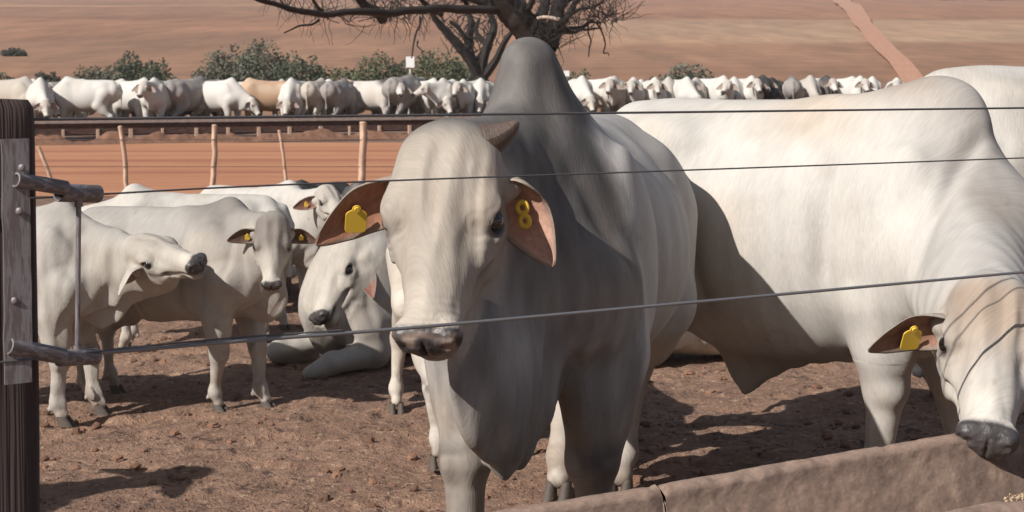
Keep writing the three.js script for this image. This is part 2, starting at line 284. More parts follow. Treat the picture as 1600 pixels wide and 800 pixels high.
    if (hi) {
      he(0.556, -0.044, 0.052 * s, 0.020, 0.017, 0.020, 0.010, true);
      he(0.54, -0.055, 0.071 * s, 0.018, 0.024, 0.009, 0.010, true);
      he(0.215, -0.088, 0.132 * s, 0.034, 0.023, 0.020, 0.015, true);     // the eye's opening
      he(0.200, -0.069, 0.128 * s, 0.040, 0.011, 0.013, 0.012);           // lids
      he(0.228, -0.108, 0.123 * s, 0.036, 0.009, 0.011, 0.012);
      he(0.250, -0.126, 0.112 * s, 0.050, 0.010, 0.010, 0.02);            // fold of skin below the eye
      he(0.37, -0.135, 0.088 * s, 0.09, 0.008, 0.016, 0.03, true);
    }
    fd.cap(H(0.09, -0.145, 0.09 * s * hw), H(0.097, -0.155, 0.130 * s * hw), 0.042 * hs, 0.034 * hs, 0.04 * hs);   // ear base
  }
  if (hi) { he(0.50, -0.114, 0, 0.075, 0.006, 0.10, 0.015, true); he(0.555, -0.045, 0, 0.02, 0.045, 0.004, 0.012, true); }
  const hx = (x, y, z) => { const a = x - poll.x, b = y - poll.y, c = z - poll.z; return [(a * U.x + b * U.y + c * U.z) / hs, (a * Vv.x + b * Vv.y + c * Vv.z) / hs, (a * Wv.x + b * Wv.y + c * Wv.z) / hs]; };
  const inHead = (h) => ss(-0.06, 0.06, h[0]) * (1 - ss(0.59, 0.64, h[0])) * (h[0] > 0.36 ? (1 - ss(0.11, 0.15, Math.abs(h[2]))) * ss(-0.25, -0.19, h[1]) : 1) * ss(-0.30, -0.22, h[1]) * (1 - ss(0.22, 0.3, Math.abs(h[2])));
  const sd = o.seed ?? 1;
  if (hi) fd.disp = (x, y, z) => {
    const h = hx(x, y, z), m = inHead(h); let d = 0.006 * noise3(x * 5 + sd, y * 5, z * 5);
    if (m < 1) {
      const nk1 = ss(0.30, 0.62, x) * (1 - m), q = x * 0.8 + 0.25 * y;                           // loose skin of neck and dewlap hangs in folds
      const wv = q * 62 + 7.0 * noise3(x * 3, y * 2.2 + sd, z * 3), fold = Math.sin(wv) * (0.6 + 0.4 * noise3(x * 5, y * 2 + 4, z * 4));
      const zw = z * 75 + 2.5 * noise3(x * 4, y * 3 + sd, z * 5);
      d += nk1 * (o.fold ?? 1) * (0.0020 * fold * ss(-0.2, 0.5, noise3(x * 2.2 + 7, y * 1.6, z * 2 + sd)) + 0.0030 * Math.sin(zw) * ss(1.2, 0.75, y) + 0.003 * noise3(x * 14, y * 5, z * 14));
      const az = Math.abs(z), lyf = o.lying ? 0.4 : 1;
      d += (1 - m) * lyf * (0.020 * Math.exp(-Math.pow((x - 0.13 - 0.1 * (y - 1)) / 0.045, 2)) * ss(0.72, 0.9, y) * ss(1.38, 1.2, y) * ss(0.12, 0.2, az)
        + 0.026 * Math.exp(-Math.pow((x + 0.40) / 0.12, 2) - Math.pow((y - 1.27) / 0.075, 2)) * ss(0.1, 0.18, az)
        + 0.018 * Math.exp(-Math.pow((x + 0.40 + 0.35 * (y - 0.85)) / 0.04, 2)) * ss(0.62, 0.75, y) * ss(1.2, 1.0, y) * ss(0.1, 0.2, az)
        + 0.010 * Math.exp(-Math.pow((x + 0.80 - 0.3 * (y - 1)) / 0.04, 2)) * ss(0.7, 0.8, y) * ss(1.25, 1.1, y));
      { const cx = x - 0.53 - 0.16 * (y - 1.0) - 0.012 * noise3(y * 6, z * 6, sd), cm = ss(0.80, 0.95, y) * ss(1.42, 1.3, y) * (1 - m) * (o.crease ?? 0.6); d += cm * (0.016 * Math.exp(-Math.pow(cx / 0.035, 2))); }
      d += (1 - m) * (1 - nk1) * 0.0030 * (o.skin ?? 1) * Math.sin((x + 0.1 * y) * 58 + 4 * noise3(x * 2.4, y * 1.3, sd)) * ss(0.0, 0.55, noise3(x * 3.1 + 5, y * 1.2, z * 2 + sd)) * ss(1.35, 1.15, y);
      if (dw && dw.B) { const e = [x - dw.c[0], y - dw.c[1], z - dw.c[2]], al = e[0] * dw.B[0][0] + e[2] * dw.B[0][2], la = e[0] * dw.B[2][0] + e[2] * dw.B[2][2], mk = ss(0.14, 0.05, Math.abs(la)) * ss(1.16, 0.98, y) * ss(-0.28, -0.12, al) * (1 - m);
        d += mk * (0.011 * Math.sin(al * 44 + 2.6 * noise3(al * 3, y * 2.4, sd)) * (0.5 + 0.5 * noise3(al * 5, y * 1.5, 4)) + 0.012 * ss(0.62, 0.5, y) * noise3(al * 16, 2, 5)); }
      d += (1 - nk1) * (1 - m) * 0.0022 * noise3(x * 13, y * 5 + sd, z * 13);
      d += (1 - m) * 0.0013 * Math.sin((x + 0.15 * y) * 48 + noise3(x * 2, y * 3, z + sd)) * ss(-0.55, -0.3, x) * ss(0.25, 0, x) * ss(0.7, 0.85, y) * ss(1.3, 1.15, y);   // ribs
      if (y < 0.55) d += 0.0025 * noise3(x * 22, y * 12, z * 22);
    }
    if (m > 0.01) { const fr = ss(0.02, 0.12, h[0]) * (1 - ss(0.30, 0.44, h[0])); d += m * hs * (0.0018 * fr * noise3(h[2] * 62 + sd, h[0] * 7, h[1] * 6) + 0.0016 * noise3(h[2] * 40, h[0] * 14, h[1] * 40) + 0.006 * Math.exp(-Math.pow(h[2] / 0.022, 2)) * ss(0.34, 0.2, h[0]) * ss(0.0, 0.08, h[0]) - 0.003 * Math.exp(-Math.pow((Math.abs(h[2]) - 0.045) / 0.02, 2)) * ss(0.36, 0.2, h[0]) + 0.003 * Math.exp(-Math.pow((h[0] - 0.30) / 0.05, 2) - Math.pow((Math.abs(h[2]) - 0.085) / 0.03, 2) - Math.pow((h[1] + 0.07) / 0.05, 2)));
      const ed = Math.hypot(h[0] - 0.215, (h[1] + 0.088) * 1.1), er = Math.abs(h[2]) > 0.05 ? Math.exp(-Math.pow((ed - 0.055) / 0.03, 2)) : 0; d += m * hs * (0.0007 * er * ss(-0.1, 0.4, noise3(h[0] * 14, h[1] * 14, sd)) * Math.sin(ed * 300 + 5 * noise3(h[0] * 22, h[1] * 22, h[2] * 22)) + 0.0005 * ss(0.40, 0.46, h[0]) * Math.sin(h[0] * 330 + 4 * noise3(h[2] * 16, h[1] * 16, sd)) + 0.0022 * ss(0.1, 0.4, noise3(h[0] * 9 + sd, h[1] * 9, h[2] * 9)) * noise3(h[0] * 22, h[1] * 36, h[2] * 36));
      if (h[0] > 0.47) d += 0.0012 * hs * noise3(h[0] * 130, h[1] * 130, h[2] * 130); }
    return d;
  };
  // mesh
  const lo = [-1.2, -0.02, -0.6], hiB = [1.0, 1.95, 0.6];
  for (const p of [H(-0.1, 0.08, 0.2), H(-0.1, -0.35, -0.2), H(0.62, 0.06, 0.2), H(0.62, -0.35, -0.2), H(0.62, 0.06, -0.2), H(-0.1, 0.08, -0.2)]) for (let q = 0; q < 3; q++) { lo[q] = Math.min(lo[q], p[q] - 0.04); hiB[q] = Math.max(hiB[q], p[q] + 0.04); }
  const ctr = H(0.3, -0.1, 0), hr = 0.40 * hs, r = o.res, fr = o.headRes ?? r;
  const m = meshField(fd, ...[0, 1, 2].map((q) => axisSteps(lo[q], hiB[q], r, fr, ctr[q] - hr * (q === 2 ? 0.62 : 0.95), ctr[q] + hr * (q === 2 ? 0.62 : 0.95))));
  const n = m.pos.length / 3, col = new Float32Array(n * 3), uv = new Float32Array(n * 2), nose = new Uint8Array(n);
  for (let i = 0; i < n; i++) {
    const x = m.pos[i * 3], y = m.pos[i * 3 + 1], z = m.pos[i * 3 + 2], h = hx(x, y, z), mh = inHead(h);
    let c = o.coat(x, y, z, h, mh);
    if (mh > 0.3) {
      const white = ss(0.36, 0.42, h[0]) * (1 - ss(0.50, 0.53, h[0])); c = mix3(c, o.muzzleRing ?? [0.62, 0.57, 0.50], 0.75 * white);
      const wob = 0.012 * noise3(h[2] * 20, h[1] * 20, sd), dark = (1 - 0.8 * ss(-0.098, -0.112, h[1]) * (1 - ss(0.535, 0.55, h[0]))) * ss(0.484, 0.50, h[0] + wob + 0.10 * h[1] * (h[1] < -0.1 ? 1 : 0) - 0.4 * Math.max(0, -0.105 - h[1]));
      const blk = 0.6 + 0.4 * noise3(h[0] * 60, h[1] * 60, h[2] * 60);
      c = mix3(c, o.noseColor ? o.noseColor(h) : mix3([0.030, 0.027, 0.028], [0.11, 0.09, 0.085], blk * 0.6), dark); if (dark > 0.5) nose[i] = 1;
      for (const s of [-1, 1]) { const de = Math.hypot((h[0] - 0.215) / 1.35, h[1] + 0.088, (h[2] - 0.125 * s * hw) * 0.8); c = mix3(c, [0.05, 0.042, 0.04], 0.85 * (1 - ss(0.022, 0.042, de))); }
    }
    const kd = y < 0.62 && !o.lying ? 1 : 0;
    if (kd && o.knee !== 0) { const kk = Math.exp(-Math.pow((y - 0.46) / 0.05, 2)) * ss(0.4, 0.55, x) * ss(-0.2, 0.3, noise3(x * 20, y * 20, z * 9)); c = mix3(c, [0.09, 0.075, 0.065], 0.75 * kk * (o.knee ?? 1)); }
    if (y < 0.5 && !o.lying) { const dirt = ss(0.45, 0.05, y) * ss(-0.1, 0.5, noise3(x * 16 + sd, y * 12, z * 16) + 0.35 * noise3(x * 50, y * 40, z * 50)); c = mix3(c, [0.20, 0.13, 0.09], 0.55 * dirt); }
    if (o.tail !== false && x < -1.0 && y < 0.68) c = [0.04, 0.035, 0.03];
    if (hi) { const st = noise3(x * 26 + z * 6, y * 3.5, z * 26 + sd), sp = ss(0.66, 0.9, noise3(x * 9 + sd * 3, y * 9, z * 9) * 0.6 + noise3(x * 30, y * 24, z * 30) * 0.5); const q = 1 + 0.06 * st + 0.04 * noise3(x * 11, y * 1.6 + sd, z * 11) + 0.05 * noise3(x * 7, y * 5, z * 7 + sd); c = mix3(c.map((e) => e * q), [0.26, 0.18, 0.13], 0.35 * sp);
      const du = ss(0.05, 0.5, fbm3(x * 4 + sd * 5, y * 4, z * 4 + 3, 4)) * ss(1.5, 0.9, y + 0.25 * noise3(x * 7, 3, z * 7)); c = mix3(c, [0.34, 0.255, 0.19], 0.30 * du * (o.dust ?? 1) * (1 - mh)); }
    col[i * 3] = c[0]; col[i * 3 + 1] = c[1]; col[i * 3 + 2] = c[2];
    uv[i * 2] = (x + 0.55 * z) * 2.2 * S; uv[i * 2 + 1] = (y + 0.25 * z) * 2.2 * S;
  }
  const idxA = [], idxB = [];
  for (let i = 0; i < m.index.length; i += 3) { const a = m.index[i], b = m.index[i + 1], c = m.index[i + 2]; (nose[a] + nose[b] + nose[c] > 1 ? idxB : idxA).push(a, b, c); }
  const mk = (idx) => { const g = new THREE.BufferGeometry(); g.setAttribute('position', new THREE.BufferAttribute(m.pos, 3)); g.setAttribute('normal', new THREE.BufferAttribute(m.nor, 3)); g.setAttribute('color', new THREE.BufferAttribute(col, 3)); g.setAttribute('uv', new THREE.BufferAttribute(uv, 2)); g.setIndex(new THREE.BufferAttribute(Uint32Array.from(idx), 1)); return g; };
  // ears belong to the same body mesh
  const ears = [], tags = [];
  for (const s of [1, -1]) {
    const eo = (o.ears || {})[s > 0 ? 'r' : 'l'] || {}, root = V3(...H(0.097, -0.155, 0.112 * s * hw));
    const dir = eo.dir ? LD(eo.dir) : U.clone().multiplyScalar(0.42).addScaledVector(Wv, s * 0.9).addScaledVector(Vv, -0.12), open = eo.open ? LD(eo.open) : Vv.clone().addScaledVector(U, 0.5);
    const E = leafEar(root, dir, V3(0, 1, 0), open, (eo.L ?? 0.25) * hs, (eo.W ?? 0.062) * hs, eo.inC ?? o.earIn ?? [0.30, 0.13, 0.09], o.earOut ?? o.coat(1, 1.3, 0, [0.1, 0, 0.1], 1), sd * 13 + s + 2, hs);
    ears.push(E.g); if (eo.tag) tags.push([E, eo.tag, eo]);
  }
  const base = mk(idxA.concat(idxB)); const whole = mergeGeometries([base, ...ears], false);
  whole.clearGroups(); const nb0 = idxA.length, nb1 = idxB.length, all = whole.index.count;
  if (hi && nb1) { whole.addGroup(0, nb0, 0); whole.addGroup(nb0, nb1, 1); whole.addGroup(nb0 + nb1, all - nb0 - nb1, 0); }
  const body = part('body', whole, hi && nb1 ? [HIDE, WET] : (hi ? HIDE : HIDE_FAR), t); t.userData.tris = all / 3;
  delete t.userData.tris;
  if (hi && o.eyes !== false) for (const s of [-1, 1]) { const e = new THREE.SphereGeometry(0.026 * hs, 20, 14); const q = part('eye', e, EYE_M, t); q.position.set(...H(0.215, -0.088, 0.116 * s * hw)); }
  if (o.horns) for (const s of o.hornSides || [-1, 1]) {
    const hl = o.horns, p0 = V3(...H(0.005, -0.085, 0.085 * s)), p1 = V3(...H(-0.01, -0.09, (0.12 + hl * 0.35) * s)), p2 = V3(...H(-0.045, -0.08, (0.12 + hl) * s));
    const cv = new THREE.QuadraticBezierCurve3(p0, p1, p2), g = new THREE.TubeGeometry(cv, 14, 1, 14, false), ps = g.attributes.position;
    for (let i = 0; i <= 14; i++) { const c = cv.getPoint(i / 14), rr = hs * (0.044 * Math.pow(1 - i / 14, 0.7) + 0.004); for (let j = 0; j <= 14; j++) { const k = i * 15 + j; ps.setXYZ(k, c.x + (ps.getX(k) - c.x) * rr, c.y + (ps.getY(k) - c.y) * rr, c.z + (ps.getZ(k) - c.z) * rr); } }
    g.computeVertexNormals(); part('horn', g, HORN_M, t);
  }
  for (const [E, kind, eo] of tags) {
    const up = E.a.y > 0 ? E.a.clone() : E.a.clone().negate(), g0 = new THREE.Group();
    const zq = E.n.clone(), yq = V3(0, 1, 0).addScaledVector(zq, -zq.y).normalize(), xq = new THREE.Vector3().crossVectors(yq, zq), M = new THREE.Matrix4().makeBasis(xq, yq, zq).setPosition(E.spot.clone().addScaledVector(zq, 0.012 * hs).addScaledVector(E.e, (eo.slide ?? 0) * hs));
    if (kind === 'plate') { const [a, b] = tagPlate(hs * (eo.tagSize ?? 1)); const mrg = mergeGeometries([a, b].map((g) => g.index ? g.toNonIndexed() : g).map((g) => { g.applyMatrix4(M); return g; })); part('ear_tag', mrg, TAG_M, t); }
    else { const gs = [0.021, -0.012].map((dy, i) => { const q = new THREE.TorusGeometry((i ? 0.012 : 0.0125) * hs, 0.0062 * hs, 10, 22); q.scale(1, 1.12, 0.7); q.translate(i ? 0.006 : 0, dy * hs, 0.004); q.applyMatrix4(M); return q; }); const q = part('ear_tag', mergeGeometries(gs), TAG_M, t); q.userData.label = 'yellow tag of two stacked rings'; }
  }
  if (!o.lying && !o.noHooves) for (const [x, z] of hooves) { const q = part('hoof', HOOF, HOOF_M, t); q.position.set(x, -0.004, z); q.scale.set(1, 0.8, 1); }
  return t;
}

// ---------------------------------------------------------------- ground
const TROUGH_T = [0.862, -0.507], TROUGH_N = [0.507, 0.862];     // the fence and the trough run this way; N points to the camera's side
function growSteps(a, b, fine, outLo, outHi, rate) {
  const s = []; let x = a, st = fine; const left = []; while (x > outLo) { st *= rate; x -= st; left.push(x); } left.reverse(); s.push(...left);
  for (x = a; x <= b + 1e-9; x += fine) s.push(x); st = fine; x = s[s.length - 1]; while (x < outHi) { st *= rate; x += st; s.push(x); } return s;
}
function hillH(d) { return d < 66 ? 0 : 0.068 * (d - 66) * ss(60, 110, d) ; }
function groundH(x, z) {
  const d = -z, near = ss(30, 13, d) * ss(-1, 2.5, d) * ss(14, 8, Math.abs(x));
  if (near <= 0) return 0;
  let h = 0.022 * noise3(x * 1.1, 3, z * 1.1) + 0.011 * noise3(x * 3.1, 5, z * 3.1) + 0.007 * noise3(x * 8, 1, z * 8);
  const c = noise3(x * 17, 2, z * 17); h += 0.008 * c * Math.abs(c) + 0.005 * noise3(x * 34, 8, z * 34);
  const pr = noise3(x * 6.5 + 9, 4, z * 6.5); h -= 0.015 * ss(0.45, 0.7, pr);                // hoof prints
  return h * near;
}
const dirtTex = dataTex(1024, 1024, (u, v) => {
  const a = wrapNoise(u, v, 8, 31), b = wrapNoise(u, v, 34, 32), c = wrapNoise(u, v, 110, 33), e = wrapNoise(u, v, 330, 34), f = wrapNoise2(u, v, 60, 90, 35);
  const k = 0.5 + 0.42 * (a - 0.5) + 0.42 * (b - 0.5) + 0.5 * (c - 0.5) + 0.38 * (e - 0.5), st = ss(0.72, 0.86, f * 0.6 + c * 0.4), dk = ss(0.30, 0.16, 0.55 * b + 0.45 * c);
  let q = mix3([112, 84, 68], [160, 126, 104], clamp(k)); q = mix3(q, [186, 160, 132], st * 0.55); return mix3(q, [62, 46, 40], dk * 0.7);
});
const dirtBump = dataTex(1024, 1024, (u, v) => { const k = 0.3 * wrapNoise(u, v, 40, 32) + 0.35 * wrapNoise(u, v, 110, 33) + 0.35 * wrapNoise(u, v, 330, 34); return [k * 255, k * 255, k * 255]; }, false);
function sheet(xs, zs, fy, uvScale) {
  const nx = xs.length, nz = zs.length, pos = new Float32Array(nx * nz * 3), uv = new Float32Array(nx * nz * 2), idx = [];
  for (let j = 0; j < nz; j++) for (let i = 0; i < nx; i++) { const k = j * nx + i; pos[k * 3] = xs[i]; pos[k * 3 + 1] = fy(xs[i], zs[j]); pos[k * 3 + 2] = zs[j]; uv[k * 2] = xs[i] * uvScale; uv[k * 2 + 1] = zs[j] * uvScale; }
  for (let j = 0; j + 1 < nz; j++) for (let i = 0; i + 1 < nx; i++) { const a = j * nx + i; idx.push(a, a + nx, a + 1, a + 1, a + nx, a + nx + 1); }
  const g = new THREE.BufferGeometry(); g.setAttribute('position', new THREE.BufferAttribute(pos, 3)); g.setAttribute('uv', new THREE.BufferAttribute(uv, 2)); g.setIndex(idx); g.computeVertexNormals(); return g;
}
{
  const xs = growSteps(-3.2, 3.2, 0.02, -900, 900, 1.09), zs = growSteps(-10.2, -4.6, 0.02, -64, 60, 1.09);
  const g = sheet(xs, zs, groundH, 0.55);
  const m = new THREE.MeshStandardMaterial({ map: dirtTex, bumpMap: dirtBump, bumpScale: 0.012, roughness: 0.96 }); m.color.setRGB(0.82, 0.835, 0.84);
  const o = part('ground', g, m, scene); tag(o, 'trampled brown dirt floor of the cattle pen', 'ground', null, 'structure');
}
{ // clods and crumbs of dry earth and dung lying loose
  const r = rng(5), geos = []; const base = new THREE.IcosahedronGeometry(1, 1), p = base.attributes.position; for (let i = 0; i < p.count; i++) { const k = 0.8 + 0.3 * noise3(p.getX(i) * 2, p.getY(i) * 2, p.getZ(i) * 2); p.setXYZ(i, p.getX(i) * k, p.getY(i) * k * 0.6, p.getZ(i) * k); } base.computeVertexNormals();
  const m = new THREE.MeshStandardMaterial({ map: dirtTex, roughness: 1 }), N = 9000, im = new THREE.InstancedMesh(base, m, N), M = new THREE.Matrix4(), Q = new THREE.Quaternion(), c = new THREE.Color();
  for (let i = 0; i < N; i++) {
    const d = 5 + 9 * Math.pow(r(), 1.4), x = (r() * 2 - 1) * (0.40 * d + 0.4), big = r() < 0.06, s = big ? 0.012 + 0.02 * r() : 0.003 + 0.009 * r() * r();
    Q.setFromEuler(new THREE.Euler(r() * 0.6, r() * 6.3, r() * 0.6)); M.compose(V3(x, groundH(x, -d) + s * 0.25, -d), Q, V3(s * (0.8 + 0.6 * r()), s, s)); im.setMatrixAt(i, M);
    const k = 0.45 + 0.6 * r(); c.setRGB(k, k * 0.93, k * 0.9); im.setColorAt(i, c);
  }
  im.name = 'dirt_clods'; im.castShadow = im.receiveShadow = true; scene.add(im); tag(im, 'loose clods and crumbs of dry earth scattered over the pen', 'clods', null, 'stuff');
}
{ // chopped straw and dry dung trodden into the floor
  const r = rng(15), N = 2600, g = new THREE.BoxGeometry(1, 0.12, 0.09), im = new THREE.InstancedMesh(g, new THREE.MeshStandardMaterial({ roughness: 0.95 }), N), M = new THREE.Matrix4(), Q = new THREE.Quaternion(), c = new THREE.Color();
  for (let i = 0; i < N; i++) { const d = 5 + 6 * Math.pow(r(), 1.3), x = (r() * 2 - 1) * (0.40 * d + 0.3), s = 0.008 + 0.022 * r() * r(); if (noise3(x * 1.6, 2, d * 1.6) < 0.1 && r() < 0.7) continue; Q.setFromEuler(new THREE.Euler((r() - 0.5) * 0.5, r() * 6.3, (r() - 0.5) * 0.5)); M.compose(V3(x, groundH(x, -d) + 0.003, -d), Q, V3(s, 0.012, 0.02)); im.setMatrixAt(i, M); const k = 0.6 + 0.5 * r(); c.setRGB(0.46 * k, 0.36 * k, 0.24 * k); im.setColorAt(i, c); }
  im.name = 'straw_bits'; im.castShadow = im.receiveShadow = true; scene.add(im); tag(im, 'short pale bits of straw trodden into the pen floor', 'straw', null, 'stuff');
}
{ // the red lane between the pens
  const tex = dataTex(256, 1024, (u, v) => {
    const n = wrapNoise2(u, v, 6, 60, 41), f = wrapNoise2(u, v, 40, 200, 42), st = wrapNoise2(u, v, 3, 26, 43); let c = mix3([158, 102, 70], [190, 136, 100], clamp(0.25 + 0.5 * n + 0.3 * (f - 0.5) + 0.25 * (st - 0.5)));
    for (const [k, w] of [[0.30, 0.02], [0.52, 0.03], [0.74, 0.018]]) c = mix3(c, [142, 84, 60], 0.6 * Math.exp(-Math.pow((v - k + 0.02 * (wrapNoise(u, 0.5, 4, 44) - 0.5)) / w, 2)));
    return c;
  });
  const g = new THREE.PlaneGeometry(200, 18.4, 60, 20); g.rotateX(-Math.PI / 2); g.translate(0, 0.012, -30); const uv = g.attributes.uv; for (let i = 0; i < uv.count; i++) uv.setX(i, uv.getX(i) * 12);
  const m = new THREE.MeshStandardMaterial({ map: tex, roughness: 0.97, bumpMap: dirtBump, bumpScale: 0.01 }); const o = part('road', g, m, scene); tag(o, 'bare red earth lane between the two cattle pens', 'road', null, 'structure');
}
// ---------------------------------------------------------------- the hill with its mown fields
const HX = 520, HZ0 = 62, HZ1 = 700;
{
  const cFields = (x, d) => {
    const w = 6 * fbm3(x * 0.012, d * 0.01, 1) , n = fbm3(x * 0.03, d * 0.05, 7, 4), f = noise3(x * 0.35, d * 0.06, 3), f2 = noise3(x * 0.9, d * 0.18, 8);
    let c = mix3([130, 90, 67], [152, 109, 82], clamp(0.5 + 0.9 * n));
    c = mix3(c, [138, 106, 82], 0.5 * ss(0.0, 0.5, noise3(x * 0.006 + 2, d * 0.035, 5)));
    const tan = ss(138, 150, d + w + 0.06 * (x - 40)) * ss(250, 225, d + w) * ss(0, 16, x); c = mix3(c, [176, 148, 120], 0.6 * tan);
    const dry = ss(132, 140, d + w) * ss(172, 160, d + w) * ss(-30, -10, x) * ss(40, 10, x); c = mix3(c, [170, 126, 96], 0.4 * dry);
    const st = ss(345, 352, d + w * 0.4) * ss(372, 362, d + w * 0.4) * ss(40, -20, x); c = mix3(c, [182, 142, 108], 0.7 * st);
    const red = ss(250, 275, d + w) * ss(-40, 30, x) + ss(420, 470, d + w) * ss(30, -40, x); c = mix3(c, [160, 106, 80], 0.4 * red);
    const k = 1 + 0.07 * f + 0.06 * f2 + 0.05 * noise3(x * 2.1, d * 0.5, 6) + 0.03 * Math.sin(d * 1.3 + 2 * n); return [c[0] * k, c[1] * k, c[2] * k];
  };
  const tex = dataTex(1024, 1024, (u, v) => cFields((u - 0.5) * HX, HZ0 + (v) * (HZ1 - HZ0))); tex.wrapS = tex.wrapT = THREE.MirroredRepeatWrapping; tex.anisotropy = 8;
  const xs = [], zs = []; for (let x = -900; x <= 900; x += 6) xs.push(x); for (let d = 60; d < 140; d += 2) zs.push(-d); for (let d = 140; d <= 1300; d += 10) zs.push(-d); zs.reverse();
  const g = sheet(xs, zs, (x, z) => (-z < 64 ? -0.06 : hillH(Math.min(-z, 640)) + 0.5 * ss(70, 120, -z) * fbm3(x * 0.02, z * 0.02, 2) - 0.02 * Math.max(0, -z - 700) - 0.0), 1);
  const uv = g.attributes.uv, ps = g.attributes.position; for (let i = 0; i < uv.count; i++) uv.setXY(i, ps.getX(i) / HX + 0.5, (-ps.getZ(i) - HZ0) / (HZ1 - HZ0));
  const o = part('hill', g, new THREE.MeshStandardMaterial({ map: tex, roughness: 1 }), scene); tag(o, 'long bare slope of reddish brown mown fields behind the pens', 'hillside', null, 'structure');
}
const hillAt = (x, d) => hillH(Math.min(d, 640)) + 0.5 * ss(70, 120, d) * fbm3(x * 0.02, -d * 0.02, 2);
{ // dirt track up the hill
  const K = [[1450, 84], [1425, 95], [1385, 123], [1345, 209], [1326, 330], [1310, 478], [1300, 600]], pos = [], uv = [], idx = [];
  const N = 90; for (let i = 0; i <= N; i++) { const q = i / N * (K.length - 1), a = Math.min(K.length - 2, Math.floor(q)), t = q - a, px = mix(K[a][0], K[a + 1][0], t), d = 1 / mix(1 / K[a][1], 1 / K[a + 1][1], t), w = mix(0.8, 2.6, ss(80, 420, d)) * (1 + 0.08 * noise3(d * 0.03, 1, 1)), x = (px - 800) / F * d + 0.5 * noise3(d * 0.02, 4, 4);
    for (let j = 0; j <= 4; j++) { const xx = x + (j / 2 - 1) * w; pos.push(xx, hillAt(xx, d) + 0.22 + 0.0008 * d, -d); uv.push(j / 4, d * 0.05); } }
  for (let i = 0; i < N; i++) for (let j = 0; j < 4; j++) { const a = i * 5 + j; idx.push(a, a + 1, a + 5, a + 1, a + 6, a + 5); }
  const g = new THREE.BufferGeometry(); g.setAttribute('position', new THREE.Float32BufferAttribute(pos, 3)); g.setAttribute('uv', new THREE.Float32BufferAttribute(uv, 2)); g.setIndex(idx); g.computeVertexNormals();
  const tex = dataTex(64, 256, (u, v) => mix3([186, 142, 116], [172, 124, 100], clamp(0.5 * wrapNoise2(u, v, 8, 20, 51) + 0.5 * wrapNoise(u, v, 30, 52))));
  const o = part('path', g, new THREE.MeshStandardMaterial({ map: tex, roughness: 1, side: THREE.DoubleSide }), scene); tag(o, 'pale red dirt track running up the bare hillside', 'dirt track', null, 'structure');
}
